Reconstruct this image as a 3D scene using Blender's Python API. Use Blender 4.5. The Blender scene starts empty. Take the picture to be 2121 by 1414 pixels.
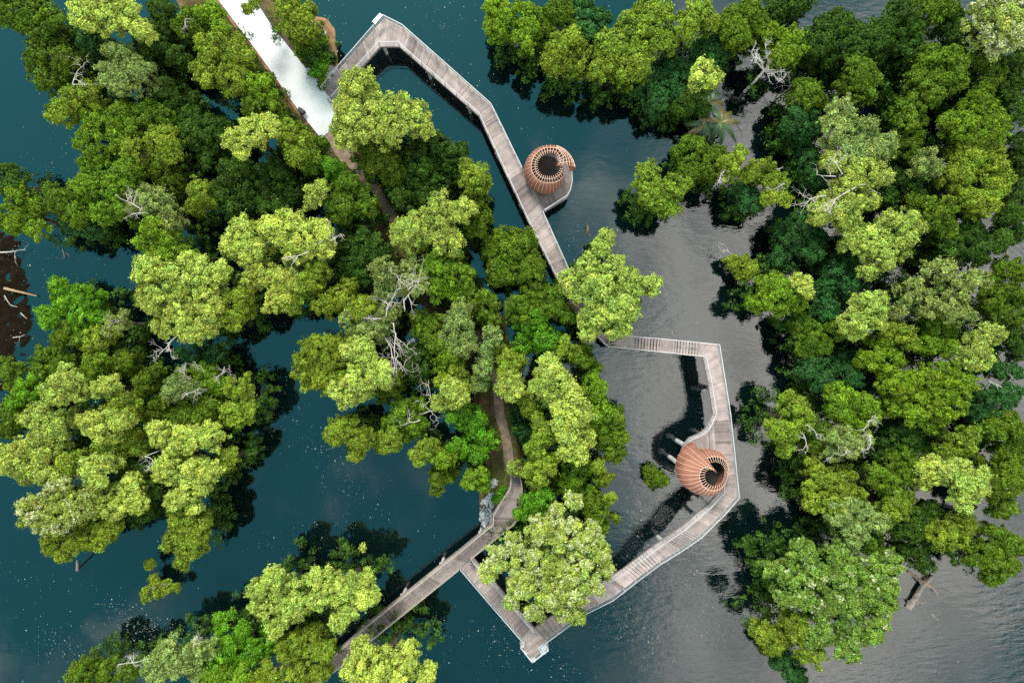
EXPOSURE = 1.2
import bpy, math, random
import numpy as np

rng = np.random.default_rng(11)
random.seed(11)
SC = bpy.context.scene
COL = SC.collection

# ------------------------------------------------------------------ the survey: the drone hangs 78.6 m over the water
H = 78.6
PPM = 18.0           # photo pixels per metre on the water surface
CX, CY = 1060.5, 707.0

def W(px, py, h=0.0):
    """the point at height h that the photo shows at pixel px, py"""
    k = (H - h) / H / PPM
    return ((px - CX) * k, (CY - py) * k)

def V(px, py, h=0.0):
    x, y = W(px, py, h)
    return np.array([x, y, h])

# ------------------------------------------------------------------ materials
def new_mat(name):
    m = bpy.data.materials.new(name)
    m.use_nodes = True
    nt = m.node_tree
    nt.nodes.clear()
    return m, nt, nt.nodes, nt.links

def principled(name, color, rough=0.7, var=0.25, scale=3.0, bump=0.0, attr=None, spec=0.3, detail=5.0):
    m, nt, N, L = new_mat(name)
    out = N.new('ShaderNodeOutputMaterial')
    b = N.new('ShaderNodeBsdfPrincipled')
    b.inputs['Roughness'].default_value = rough
    b.inputs['Specular IOR Level'].default_value = spec
    tc = N.new('ShaderNodeTexCoord')
    nz = N.new('ShaderNodeTexNoise')
    nz.inputs['Scale'].default_value = scale
    nz.inputs['Detail'].default_value = detail
    L.new(tc.outputs['Object'], nz.inputs['Vector'])
    mr = N.new('ShaderNodeMapRange')
    mr.inputs[1].default_value = 0.25; mr.inputs[2].default_value = 0.75
    mr.inputs[3].default_value = 1 - var; mr.inputs[4].default_value = 1 + var
    L.new(nz.outputs['Fac'], mr.inputs[0])
    mul = N.new('ShaderNodeVectorMath'); mul.operation = 'SCALE'
    if attr:
        a = N.new('ShaderNodeAttribute'); a.attribute_name = attr
        L.new(a.outputs['Color'], mul.inputs[0])
    else:
        mul.inputs[0].default_value = color
    L.new(mr.outputs[0], mul.inputs['Scale'])
    L.new(mul.outputs[0], b.inputs['Base Color'])
    if bump:
        bp = N.new('ShaderNodeBump'); bp.inputs['Strength'].default_value = bump; bp.inputs['Distance'].default_value = 0.05
        L.new(nz.outputs['Fac'], bp.inputs['Height']); L.new(bp.outputs[0], b.inputs['Normal'])
    L.new(b.outputs[0], out.inputs[0])
    return m

def leaf_material():
    m, nt, N, L = new_mat('foliage')
    out = N.new('ShaderNodeOutputMaterial')
    a = N.new('ShaderNodeAttribute'); a.attribute_name = 'tint'
    d = N.new('ShaderNodeBsdfDiffuse'); t = N.new('ShaderNodeBsdfTranslucent'); g = N.new('ShaderNodeBsdfGlossy')
    g.inputs['Roughness'].default_value = 0.45
    g.inputs['Color'].default_value = (0.9, 0.95, 0.8, 1)
    L.new(a.outputs['Color'], d.inputs['Color'])
    tm = N.new('ShaderNodeVectorMath'); tm.operation = 'MULTIPLY'; tm.inputs[1].default_value = (1.05, 1.15, 0.5)
    L.new(a.outputs['Color'], tm.inputs[0]); L.new(tm.outputs[0], t.inputs['Color'])
    m1 = N.new('ShaderNodeMixShader'); m1.inputs[0].default_value = 0.05
    L.new(d.outputs[0], m1.inputs[1]); L.new(t.outputs[0], m1.inputs[2])
    m2 = N.new('ShaderNodeMixShader'); m2.inputs[0].default_value = 0.010
    L.new(m1.outputs[0], m2.inputs[1]); L.new(g.outputs[0], m2.inputs[2])
    L.new(m2.outputs[0], out.inputs[0])
    return m

def water_material():
    m, nt, N, L = new_mat('tidal_water')
    out = N.new('ShaderNodeOutputMaterial')
    geo = N.new('ShaderNodeNewGeometry')
    # ripples: broad swell, wind ripples in patches, fine chop
    def noise(scale, detail, rough=0.5, stretch=None, rot=0.0):
        mp = N.new('ShaderNodeMapping'); L.new(geo.outputs['Position'], mp.inputs['Vector'])
        if stretch: mp.inputs['Scale'].default_value = stretch
        mp.inputs['Rotation'].default_value = (0, 0, rot)
        n = N.new('ShaderNodeTexNoise'); n.inputs['Scale'].default_value = scale
        n.inputs['Detail'].default_value = detail; n.inputs['Roughness'].default_value = rough
        L.new(mp.outputs[0], n.inputs['Vector'])
        return n
    def math_(op, a, b=None, c=None):
        n = N.new('ShaderNodeMath'); n.operation = op
        for i, v in enumerate((a, b, c)):
            if v is None: continue
            if isinstance(v, (int, float)): n.inputs[i].default_value = v
            else: L.new(v, n.inputs[i])
        return n.outputs[0]
    swell = noise(0.25, 2.0).outputs['Fac']
    rip = noise(1.1, 3.0, 0.55, (0.55, 1.5, 1), math.radians(-25)).outputs['Fac']
    fine = noise(4.5, 2.0, 0.5, (0.8, 1.3, 1), math.radians(-20)).outputs['Fac']
    sx = N.new('ShaderNodeSeparateXYZ'); L.new(geo.outputs['Position'], sx.inputs[0])
    # the sheltered creek on one side is calm, the open arm is ruffled by wind
    mr = N.new('ShaderNodeMapRange'); mr.interpolation_type = 'SMOOTHSTEP'
    mr.inputs[1].default_value = -6; mr.inputs[2].default_value = 22; mr.inputs[3].default_value = 0.12; mr.inputs[4].default_value = 1.0
    L.new(math_('MULTIPLY_ADD', sx.outputs['Y'], -0.35, sx.outputs['X']), mr.inputs[0])
    patch = N.new('ShaderNodeMapRange'); patch.inputs[1].default_value = 0.35; patch.inputs[2].default_value = 0.65
    patch.inputs[3].default_value = 0.35; patch.inputs[4].default_value = 1.25
    L.new(noise(0.09, 2.0).outputs['Fac'], patch.inputs[0])
    amp = math_('MULTIPLY', mr.outputs[0], patch.outputs[0])
    hgt = math_('ADD', math_('MULTIPLY', rip, 0.028), math_('MULTIPLY', fine, 0.0022))
    hgt = math_('ADD', math_('MULTIPLY', hgt, amp), math_('MULTIPLY', swell, 0.012))
    bp = N.new('ShaderNodeBump'); bp.inputs['Strength'].default_value = 1.0; bp.inputs['Distance'].default_value = 1.0
    L.new(hgt, bp.inputs['Height'])
    tr = N.new('ShaderNodeBsdfTransparent'); tr.inputs['Color'].default_value = (0.30, 0.36, 0.26, 1)
    gl = N.new('ShaderNodeBsdfGlossy'); gl.inputs['Roughness'].default_value = 0.02
    gl.inputs['Color'].default_value = (1, 1, 1, 1)
    L.new(bp.outputs[0], gl.inputs['Normal'])
    fr = N.new('ShaderNodeFresnel'); fr.inputs['IOR'].default_value = 1.86
    L.new(bp.outputs[0], fr.inputs['Normal'])
    df = N.new('ShaderNodeBsdfDiffuse'); df.inputs['Color'].default_value = (0.004, 0.026, 0.032, 1)   # fine silt held in the water
    body = N.new('ShaderNodeMixShader'); body.inputs[0].default_value = 0.18
    L.new(tr.outputs[0], body.inputs[1]); L.new(df.outputs[0], body.inputs[2])
    mx = N.new('ShaderNodeMixShader')
    L.new(fr.outputs[0], mx.inputs[0]); L.new(body.outputs[0], mx.inputs[1]); L.new(gl.outputs[0], mx.inputs[2])
    L.new(mx.outputs[0], out.inputs[0])
    return m

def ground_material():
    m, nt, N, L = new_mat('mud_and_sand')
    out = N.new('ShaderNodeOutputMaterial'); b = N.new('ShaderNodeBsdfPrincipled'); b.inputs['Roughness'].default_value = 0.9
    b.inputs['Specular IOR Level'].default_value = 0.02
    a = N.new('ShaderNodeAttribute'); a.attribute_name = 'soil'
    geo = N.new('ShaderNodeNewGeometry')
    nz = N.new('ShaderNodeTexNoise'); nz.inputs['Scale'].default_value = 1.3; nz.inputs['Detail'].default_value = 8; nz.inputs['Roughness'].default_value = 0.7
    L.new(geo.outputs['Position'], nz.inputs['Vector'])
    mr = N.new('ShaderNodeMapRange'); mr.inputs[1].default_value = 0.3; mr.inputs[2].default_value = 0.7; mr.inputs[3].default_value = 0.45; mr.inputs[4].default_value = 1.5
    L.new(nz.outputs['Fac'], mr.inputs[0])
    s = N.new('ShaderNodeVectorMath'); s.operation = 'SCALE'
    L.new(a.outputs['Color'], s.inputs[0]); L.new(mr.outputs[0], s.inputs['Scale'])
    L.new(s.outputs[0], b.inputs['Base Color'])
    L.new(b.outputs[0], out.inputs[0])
    return m

def concrete_material():
    m, nt, N, L = new_mat('pale_concrete')
    out = N.new('ShaderNodeOutputMaterial'); b = N.new('ShaderNodeBsdfPrincipled'); b.inputs['Roughness'].default_value = 0.85
    geo = N.new('ShaderNodeNewGeometry')
    n1 = N.new('ShaderNodeTexNoise'); n1.inputs['Scale'].default_value = 0.35; n1.inputs['Detail'].default_value = 6
    n2 = N.new('ShaderNodeTexNoise'); n2.inputs['Scale'].default_value = 1.6; n2.inputs['Detail'].default_value = 3
    for n in (n1, n2): L.new(geo.outputs['Position'], n.inputs['Vector'])
    r1 = N.new('ShaderNodeMapRange'); r1.inputs[1].default_value = 0.3; r1.inputs[2].default_value = 0.7; r1.inputs[3].default_value = 0.80; r1.inputs[4].default_value = 1.08
    r2 = N.new('ShaderNodeMapRange'); r2.inputs[1].default_value = 0.66; r2.inputs[2].default_value = 0.76; r2.inputs[3].default_value = 1.0; r2.inputs[4].default_value = 0.62
    L.new(n1.outputs['Fac'], r1.inputs[0]); L.new(n2.outputs['Fac'], r2.inputs[0])
    mu = N.new('ShaderNodeMath'); mu.operation = 'MULTIPLY'; L.new(r1.outputs[0], mu.inputs[0]); L.new(r2.outputs[0], mu.inputs[1])
    s = N.new('ShaderNodeVectorMath'); s.operation = 'SCALE'; s.inputs[0].default_value = (0.54, 0.56, 0.58)
    L.new(mu.outputs[0], s.inputs['Scale']); L.new(s.outputs[0], b.inputs['Base Color'])
    L.new(b.outputs[0], out.inputs[0])
    return m

M_LEAF = leaf_material()
M_BARK = principled('bark', (0.07, 0.055, 0.042), 0.9, 0.4, 2.0)
M_DEAD = principled('bleached_wood', (0.37, 0.345, 0.32), 0.8, 0.25, 2.0)
M_SNAG = principled('white_deadwood', (0.62, 0.60, 0.57), 0.8, 0.15, 2.0)
M_DRIFT = principled('weathered_log', (0.20, 0.165, 0.15), 0.85, 0.5, 3.0)
M_LOG = principled('brown_log', (0.26, 0.17, 0.10), 0.85, 0.3, 3.0)
M_PLANK = principled('weathered_planks', (0.3, 0.25, 0.25), 0.8, 0.22, 1.5, attr='tint')
M_RAIL = principled('pale_handrail', (0.38, 0.38, 0.40), 0.55, 0.12, 1.0)
M_RAILW = principled('tan_handrail', (0.34, 0.29, 0.25), 0.6, 0.15, 1.0)
M_BEAM = principled('grey_beam', (0.20, 0.19, 0.185), 0.8, 0.2, 1.0)
M_PILE = principled('concrete_pile', (0.42, 0.43, 0.43), 0.8, 0.3, 0.9)
M_SHELL = principled('terracotta_slats', (0.205, 0.082, 0.057), 0.65, 0.34, 0.9)
M_RIB = principled('pale_ribs', (0.50, 0.33, 0.25), 0.6, 0.1, 2.0)
M_SHADEFLOOR = principled('shade_darkened_floor_boards', (0.032, 0.024, 0.022), 0.8, 0.3, 2.0)  # near black: shade inside the pavilions is put into this colour
M_GROUND = ground_material()
M_TRAIL = principled('trodden_dirt', (0.20, 0.145, 0.11), 0.95, 0.45, 1.8)
M_CONC = concrete_material()
M_KERB = principled('orange_soil_edge', (0.22, 0.115, 0.06), 0.95, 0.6, 1.5)
M_DRAIN = principled('dark_edge', (0.05, 0.05, 0.05), 0.8, 0.3, 1.0)
M_ROCK = principled('pale_rock', (0.38, 0.38, 0.40), 0.85, 0.3, 1.2, attr='tint')
M_FLOAT = principled('fallen_leaves', (0.5, 0.5, 0.4), 0.6, 0.1, 1.0, attr='tint')
M_WHITE = principled('white_panel', (0.75, 0.76, 0.78), 0.4, 0.05, 1.0)
M_BLACK = principled('black_plastic', (0.015, 0.018, 0.025), 0.5, 0.2, 1.0)
M_GLASS = principled('blue_grey_board', (0.30, 0.36, 0.44), 0.25, 0.15, 3.0, spec=0.6)
M_SKIN = principled('skin', (0.36, 0.2, 0.13), 0.6, 0.05, 1.0)
M_TEAL = principled('teal_cloth', (0.03, 0.27, 0.36), 0.9, 0.15, 4.0)
M_NAVY = principled('navy_cloth', (0.012, 0.016, 0.035), 0.9, 0.2, 4.0)
M_HAIR = principled('black_hair', (0.008, 0.007, 0.006), 0.6, 0.2, 6.0)
M_FROND = principled('palm_leaf', (0.05, 0.12, 0.02), 0.5, 0.3, 1.0, attr='tint', spec=0.5)
M_WATER = water_material()

# ------------------------------------------------------------------ mesh helpers
def link(name, me, mat=None, parent=None):
    o = bpy.data.objects.new(name, me)
    COL.objects.link(o)
    if mat: me.materials.append(mat)
    if parent: 
        o.parent = parent
        o.location = -parent.location if parent.parent is None else (0, 0, 0)
    return o

def tag(o, label=None, cat=None, group=None, kind=None):
    if label: o['label'] = label
    if cat: o['category'] = cat
    if group: o['group'] = group
    if kind: o['kind'] = kind
    return o

def empty(name, loc, label, cat, group=None):
    o = bpy.data.objects.new(name, None); COL.objects.link(o)
    o.location = tuple(float(v) for v in loc)
    o.empty_display_size = 0.3
    return tag(o, label, cat, group)

def set_tint(me, cols, name='tint'):
    a = me.attributes.new(name, 'FLOAT_COLOR', 'FACE')
    c = np.ones((len(cols), 4), np.float32); c[:, :3] = cols
    a.data.foreach_set('color', c.ravel())

def quads_mesh(name, v, tint=None):
    """v: n x 4 x 3 loose quads"""
    n = len(v)
    me = bpy.data.meshes.new(name)
    me.vertices.add(4 * n); me.loops.add(4 * n); me.polygons.add(n)
    me.vertices.foreach_set('co', np.ascontiguousarray(v, np.float32).ravel())
    me.loops.foreach_set('vertex_index', np.arange(4 * n, dtype=np.int32))
    me.polygons.foreach_set('loop_start', np.arange(0, 4 * n, 4, dtype=np.int32))
    me.update(calc_edges=True)
    if tint is not None: set_tint(me, tint)
    return me

class MB:
    """collects closed shapes for one mesh"""
    def __init__(s): s.v = []; s.f = []; s.t = []; s.posts = []
    def add(s, verts, faces, tint=None):
        o = len(s.v)
        s.v += [tuple(float(c) for c in p) for p in verts]
        s.f += [tuple(i + o for i in f) for f in faces]
        s.t += [tint or (1, 1, 1)] * len(faces)
    def hexa(s, b, t, tint=None):
        """b, t: four bottom and four top corners in the same order"""
        s.add(list(b) + list(t), [(3, 2, 1, 0), (4, 5, 6, 7), (0, 1, 5, 4), (1, 2, 6, 5), (2, 3, 7, 6), (3, 0, 4, 7)], tint)
    def beam(s, p, q, w, h, tint=None, up=(0, 0, 1)):
        p, q = np.array(p, float), np.array(q, float); d = q - p; L = np.linalg.norm(d)
        if L < 1e-6: return
        d /= L; u = np.array(up, float)
        r = np.cross(d, u)
        if np.linalg.norm(r) < 1e-3: r = np.cross(d, (1, 0, 0))
        r /= np.linalg.norm(r); u = np.cross(r, d)
        r = r * w / 2; u = u * h / 2
        s.hexa([p - r - u, p + r - u, q + r - u, q - r - u], [p - r + u, p + r + u, q + r + u, q - r + u], tint)
    def tube(s, pts, rad, n=6, tint=None):
        pts = [np.array(p, float) for p in pts]; rings = []
        ref = None
        for i, p in enumerate(pts):
            d = pts[min(i + 1, len(pts) - 1)] - pts[max(i - 1, 0)]; d = d / (np.linalg.norm(d) + 1e-9)
            a = np.cross(d, (0, 0, 1)) if abs(d[2]) < 0.95 else np.cross(d, (1, 0, 0))
            if ref is not None:
                b2 = ref - d * np.dot(ref, d)
                if np.linalg.norm(b2) > 1e-3: a = b2
            a = a / np.linalg.norm(a); ref = a; b = np.cross(d, a)
            r = rad[i] if hasattr(rad, '__len__') else rad
            rings.append([p + r * (a * math.cos(2 * math.pi * k / n) + b * math.sin(2 * math.pi * k / n)) for k in range(n)])
        v = [p for r_ in rings for p in r_]; f = []
        for i in range(len(rings) - 1):
            for k in range(n):
                f.append((i * n + k, i * n + (k + 1) % n, (i + 1) * n + (k + 1) % n, (i + 1) * n + k))
        f.append(tuple(range(n - 1, -1, -1))); f.append(tuple((len(rings) - 1) * n + k for k in range(n)))
        s.add(v, f, tint)
    def box(s, c, size, rz=0.0, tint=None):
        x, y, z = [d / 2 for d in size]; ca, sa = math.cos(rz), math.sin(rz)
        def q(a, b, e): return (c[0] + a * ca - b * sa, c[1] + a * sa + b * ca, c[2] + e)
        s.hexa([q(-x, -y, -z), q(x, -y, -z), q(x, y, -z), q(-x, y, -z)], [q(-x, -y, z), q(x, -y, z), q(x, y, z), q(-x, y, z)], tint)
    def build(s, name, mat, parent=None, tinted=False, smooth=False):
        me = bpy.data.meshes.new(name)
        me.from_pydata(s.v, [], s.f); me.update()
        if tinted: set_tint(me, np.array(s.t))
        if smooth: me.polygons.foreach_set('use_smooth', [True] * len(me.polygons))
        return link(name, me, mat, parent)

def unit(a): return a / (np.linalg.norm(a, axis=-1, keepdims=True) + 1e-9)
# ------------------------------------------------------------------ the setting: sky, light, camera
SUN = np.array([-0.22, 0.80, 0.95]); SUN = SUN / np.linalg.norm(SUN)
elev = math.asin(SUN[2]); azim = math.atan2(SUN[0], SUN[1])
world = bpy.data.worlds.new('World'); SC.world = world; world.use_nodes = True
nt = world.node_tree; N = nt.nodes; L = nt.links; N.clear()
wo = N.new('ShaderNodeOutputWorld'); bg = N.new('ShaderNodeBackground'); bg.inputs['Strength'].default_value = 0.12
sky = N.new('ShaderNodeTexSky'); sky.sky_type = 'NISHITA'; sky.sun_disc = False
sky.sun_elevation = elev; sky.sun_rotation = azim; sky.air_density = 1.0; sky.dust_density = 0.15; sky.ozone_density = 2.0
tc = N.new('ShaderNodeTexCoord'); sp = N.new('ShaderNodeSeparateXYZ'); L.new(tc.outputs['Generated'], sp.inputs[0])
def wm(op, a, b=None, c=None):
    n = N.new('ShaderNodeMath'); n.operation = op
    for i, v in enumerate((a, b, c)):
        if v is None: continue
        if isinstance(v, (int, float)): n.inputs[i].default_value = v
        else: L.new(v, n.inputs[i])
    return n.outputs[0]
zz = wm('MAXIMUM', sp.outputs['Z'], 0.06)
cu = wm('DIVIDE', sp.outputs['X'], zz); cv = wm('DIVIDE', sp.outputs['Y'], zz)
cb = N.new('ShaderNodeCombineXYZ'); L.new(cu, cb.inputs[0]); L.new(cv, cb.inputs[1])
n1 = N.new('ShaderNodeTexNoise'); n1.inputs['Scale'].default_value = 5.0; n1.inputs['Detail'].default_value = 6; n1.inputs['Roughness'].default_value = 0.55
n2 = N.new('ShaderNodeTexNoise'); n2.inputs['Scale'].default_value = 14.0; n2.inputs['Detail'].default_value = 5
L.new(cb.outputs[0], n1.inputs['Vector']); L.new(cb.outputs[0], n2.inputs['Vector'])
def bank(cx, cy, rx, ry):
    """how far inside an oval bank of cloud a direction lies: 1 in its middle, 0 at its rim"""
    a = wm('DIVIDE', wm('SUBTRACT', cu, cx), rx); b = wm('DIVIDE', wm('SUBTRACT', cv, cy), ry)
    return wm('SUBTRACT', 1.0, wm('SQRT', wm('ADD', wm('MULTIPLY', a, a), wm('MULTIPLY', b, b))))
big = bank(0.49, -0.04, 0.54, 0.84)
small = wm('MULTIPLY', bank(-0.57, -0.42, 0.17, 0.11), 0.20)
haze_ = wm('MULTIPLY', bank(-0.24, -0.20, 0.36, 0.28), 0.20)
rim = wm('MULTIPLY', wm('SUBTRACT', wm('SQRT', wm('ADD', wm('MULTIPLY', cu, cu), wm('MULTIPLY', cv, cv))), 0.80), 1.6)   # cloud all round, a blue gap overhead
msk = wm('ADD', wm('MAXIMUM', wm('MAXIMUM', wm('MAXIMUM', big, small), haze_), wm('MINIMUM', rim, 1.0)), wm('MULTIPLY', wm('SUBTRACT', n1.outputs['Fac'], 0.60), 1.1))
ms = N.new('ShaderNodeMapRange'); ms.interpolation_type = 'SMOOTHSTEP'; ms.inputs[1].default_value = 0.0; ms.inputs[2].default_value = 0.52
L.new(msk, ms.inputs[0])
thick = N.new('ShaderNodeMapRange'); thick.inputs[1].default_value = 0.3; thick.inputs[2].default_value = 0.7; thick.inputs[3].default_value = 0.62; thick.inputs[4].default_value = 1.2
L.new(n2.outputs['Fac'], thick.inputs[0])
cl = N.new('ShaderNodeVectorMath'); cl.operation = 'SCALE'; cl.inputs[0].default_value = (10.8, 10.6, 9.9); L.new(thick.outputs[0], cl.inputs['Scale'])
skt = N.new('ShaderNodeVectorMath'); skt.operation = 'MULTIPLY'; skt.inputs[1].default_value = (0.48, 1.48, 0.98); L.new(sky.outputs[0], skt.inputs[0])
mix = N.new('ShaderNodeMix'); mix.data_type = 'RGBA'
L.new(ms.outputs[0], mix.inputs[0]); L.new(skt.outputs[0], mix.inputs[6]); L.new(cl.outputs[0], mix.inputs[7])
L.new(mix.outputs[2], bg.inputs['Color']); L.new(bg.outputs[0], wo.inputs[0])

sl = bpy.data.lights.new('sun', 'SUN'); sl.energy = 2.2; sl.angle = math.radians(16.0); sl.color = (1.0, 0.94, 0.82)
so = bpy.data.objects.new('sun', sl); COL.objects.link(so)
from mathutils import Vector
so.rotation_euler = Vector(tuple(-SUN)).to_track_quat('-Z', 'Y').to_euler()
so.location = (0, 0, 120)

cam = bpy.data.cameras.new('drone_camera'); cam.sensor_width = 36.0
cam.lens = 36.0 * H / (2121 / PPM); cam.clip_end = 2000
co = bpy.data.objects.new('drone_camera', cam); COL.objects.link(co)
co.location = (0, 0, H); co.rotation_euler = (0, 0, 0)
SC.camera = co
SC.view_settings.view_transform = 'Standard'; SC.view_settings.look = 'None'; SC.view_settings.gamma = 1.0
SC.view_settings.exposure = EXPOSURE
SC.cycles.max_bounces = 8; SC.cycles.transparent_max_bounces = 8; SC.cycles.diffuse_bounces = 3
SC.cycles.glossy_bounces = 3; SC.cycles.transmission_bounces = 4
SC.cycles.use_denoising = False

# ------------------------------------------------------------------ bed and land, one sheet
SPINE = np.array([(360, -150, 75), (470, 10, 82), (560, 120, 92), (640, 200, 76), (700, 300, 55), (790, 420, 55), (900, 560, 62), (980, 680, 62),
                  (1030, 800, 50), (1040, 930, 42), (1046, 985, 36), (1030, 1035, 26)], float)
def land_z(px, py):
    px = np.asarray(px, float); py = np.asarray(py, float)
    best = np.full(px.shape, 9.0)
    for a, b in zip(SPINE[:-1], SPINE[1:]):
        d = b[:2] - a[:2]; t = np.clip(((px - a[0]) * d[0] + (py - a[1]) * d[1]) / (d @ d), 0, 1)
        w = a[2] + t * (b[2] - a[2])
        best = np.minimum(best, np.hypot(px - a[0] - t * d[0], py - a[1] - t * d[1]) / w)
    wob = 0.10 * np.sin(px * 0.045 + 1.3 * np.sin(py * 0.03)) + 0.08 * np.sin(py * 0.071 + px * 0.02)
    e = best + wob * 0.6
    z = np.interp(e, [0, 0.68, 0.9, 1.0, 1.35, 2.0], [1.05, 1.05, 0.45, 0.02, -1.0, -2.6])
    def bump(cx, cy, rx, ry, top):
        r = np.hypot((px - cx) / rx, (py - cy) / ry) + wob * 0.8
        return np.interp(r, [0, 0.8, 1.0, 1.5, 2.2], [top, top * 0.8, 0.0, -0.9, -2.6])
    z = np.maximum(z, bump(662, 92, 40, 56, 0.35))
    z = np.maximum(z, bump(1012, 1045, 20, 45, 0.5))
    z = np.maximum(z, bump(-10, 640, 72, 185, 0.14) + 0.16 * np.sin(px * 0.16 + 2.2 * np.sin(py * 0.09)) * np.sin(py * 0.11 + px * 0.05))  # low flat on the left, raised to carry the painted tree reflection
    return z
xs = np.concatenate([[-400, -200, -110], np.arange(-72, 72.1, 0.5), [110, 200, 400]])
ys = np.concatenate([[-400, -200, -90], np.arange(-50, 50.1, 0.5), [90, 200, 400]])
gx, gy = np.meshgrid(xs, ys)
px_, py_ = gx * PPM + CX, CY - gy * PPM
gz = land_z(px_, py_)
gz = gz + np.where(gz > -1.5, 0.05 * np.sin(gx * 2.1 + gy) + 0.04 * np.sin(gy * 3.3 - gx * 1.7), 0)
me = bpy.data.meshes.new('ground')
nx, ny = len(xs), len(ys)
vv = np.stack([gx.ravel(), gy.ravel(), gz.ravel()], 1)
ii = (np.arange(ny - 1)[:, None] * nx + np.arange(nx - 1)[None, :]).ravel()
ff = np.stack([ii, ii + 1, ii + nx + 1, ii + nx], 1)
me.vertices.add(len(vv)); me.loops.add(4 * len(ff)); me.polygons.add(len(ff))
me.vertices.foreach_set('co', vv.astype(np.float32).ravel()); me.loops.foreach_set('vertex_index', ff.astype(np.int32).ravel())
me.polygons.foreach_set('loop_start', np.arange(0, 4 * len(ff), 4, dtype=np.int32)); me.update(calc_edges=True)
me.polygons.foreach_set('use_smooth', np.ones(len(ff), bool))
deep, mud, sand, soil, grass = [np.array(c) for c in ((0.012, 0.011, 0.005), (0.0085, 0.006, 0.0035), (0.30, 0.17, 0.095), (0.085, 0.06, 0.032), (0.06, 0.075, 0.018))]  # mud is near black, holding the left flat's painted reflection
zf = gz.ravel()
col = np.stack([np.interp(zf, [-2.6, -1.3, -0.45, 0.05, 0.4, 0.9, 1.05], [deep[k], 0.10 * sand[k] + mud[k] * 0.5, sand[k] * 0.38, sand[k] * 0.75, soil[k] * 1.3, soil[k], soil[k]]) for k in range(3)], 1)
on_reflection_flat = (px_.ravel() < 160) & (py_.ravel() > 300) & (py_.ravel() < 980)      # left flat: dark tree reflection put into the ground colour, no sand
reflection_dark = np.stack([np.interp(zf, [-2.6, -0.6, 0.1], [deep[k], deep[k] * 1.4, mud[k]]) for k in range(3)], 1)
col[on_reflection_flat] = reflection_dark[on_reflection_flat]
gn = (np.sin(gx * 0.9 + 2 * np.sin(gy * 0.5)) + np.sin(gy * 1.3 - gx * 0.6)).ravel()
g = (zf > 0.3) & (gn > 0.1) & ~on_reflection_flat
col[g] = 0.45 * col[g] + 0.55 * grass
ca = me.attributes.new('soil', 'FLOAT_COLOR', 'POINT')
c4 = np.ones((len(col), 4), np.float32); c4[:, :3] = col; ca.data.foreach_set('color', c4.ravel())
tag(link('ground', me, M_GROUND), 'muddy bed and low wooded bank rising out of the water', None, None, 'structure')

me = bpy.data.meshes.new('water'); s_ = 395
me.from_pydata([(-s_, -s_, 0), (s_, -s_, 0), (s_, s_, 0), (-s_, s_, 0)], [], [(0, 1, 2, 3)])
tag(link('water', me, M_WATER), 'dark teal and grey tidal water', None, None, 'structure')

# ------------------------------------------------------------------ concrete path, dirt trails
def strip(name, left, right, h, mat, thick=0.12, parent=None):
    """a slab between two edge lines of photo pixels; h a height or a list of heights"""
    mb = MB(); n = len(left)
    hs = h if hasattr(h, '__len__') else [h] * n
    Lp = [V(*left[i], hs[i]) for i in range(n)]; Rp = [V(*right[i], hs[i]) for i in range(n)]
    dz = np.array([0, 0, thick])
    v = []; f = []
    for i in range(n): v += [Lp[i] - dz, Rp[i] - dz, Rp[i], Lp[i]]
    for i in range(n - 1):
        a, b = 4 * i, 4 * i + 4
        for k in range(4): f.append((a + k, a + (k + 1) % 4, b + (k + 1) % 4, b + k))
    f += [(0, 3, 2, 1), (4 * n - 4, 4 * n - 3, 4 * n - 2, 4 * n - 1)]
    mb.add(v, f)
    return mb.build(name, mat, parent)
PL = [(370, -110), (452, 0), (487, 47), (520, 90), (560, 146), (600, 204), (640, 256), (664, 286)]
PR = [(440, -130), (533, 8), (560, 50), (592, 90), (625, 131), (660, 176), (693, 214), (696, 262)]
path = strip('concrete_path', PL, PR, 1.28, M_CONC, 0.16)
tag(path, 'bright white concrete path between the trees', None, None, 'structure')
def offs(line, d):
    out = []
    for i, p in enumerate(line):
        a = np.array(line[max(i - 1, 0)], float); b = np.array(line[min(i + 1, len(line) - 1)], float); t = (b - a) / np.linalg.norm(b - a)
        out.append((p[0] + t[1] * d, p[1] - t[0] * d))
    return out
tag(strip('path_edge_soil', offs(PL, -6)[:-1], offs(PL, 0.4)[:-1], 1.16, M_KERB, 0.2), 'orange soil strip along the concrete path', None, None, 'structure')
tag(strip('path_drain', offs(PR, -0.4)[:-2], offs(PR, 3.5)[:-2], 1.18, M_DRAIN, 0.2), 'dark narrow drain along the concrete path', None, None, 'structure')

def trail(name, pts, label):
    n = len(pts); l = []; r = []; hs = []
    for i, (x, y, w) in enumerate(pts):
        a = pts[max(i - 1, 0)]; b = pts[min(i + 1, n - 1)]; d = np.array([b[0] - a[0], b[1] - a[1]], float); d /= np.linalg.norm(d)
        j1, j2 = rng.uniform(0.75, 1.25, 2)
        l.append((x + d[1] * w * j1, y - d[0] * w * j1)); r.append((x - d[1] * w * j2, y + d[0] * w * j2)); hs.append(float(land_z(x, y)) + 0.16)
    tag(strip(name, l, r, hs, M_TRAIL, 0.3), label, None, None, 'structure')
trail('dirt_trail', [(672, 262, 14), (690, 290, 14), (712, 318, 14), (735, 342, 15), (757, 364, 15), (773, 388, 14), (786, 412, 13), (803, 436, 12), (822, 462, 11), (850, 500, 10), (890, 552, 9)], 'brown dirt trail leading off the end of the concrete path')
trail('dirt_trail', [(975, 675, 9), (992, 705, 11), (1010, 745, 10), (1026, 790, 10), (1032, 826, 10), (1037, 860, 10), (1044, 892, 10), (1050, 925, 10), (1052, 955, 10), (1058, 975, 9)], 'brown dirt trail leading down to the lower boardwalk')

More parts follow.
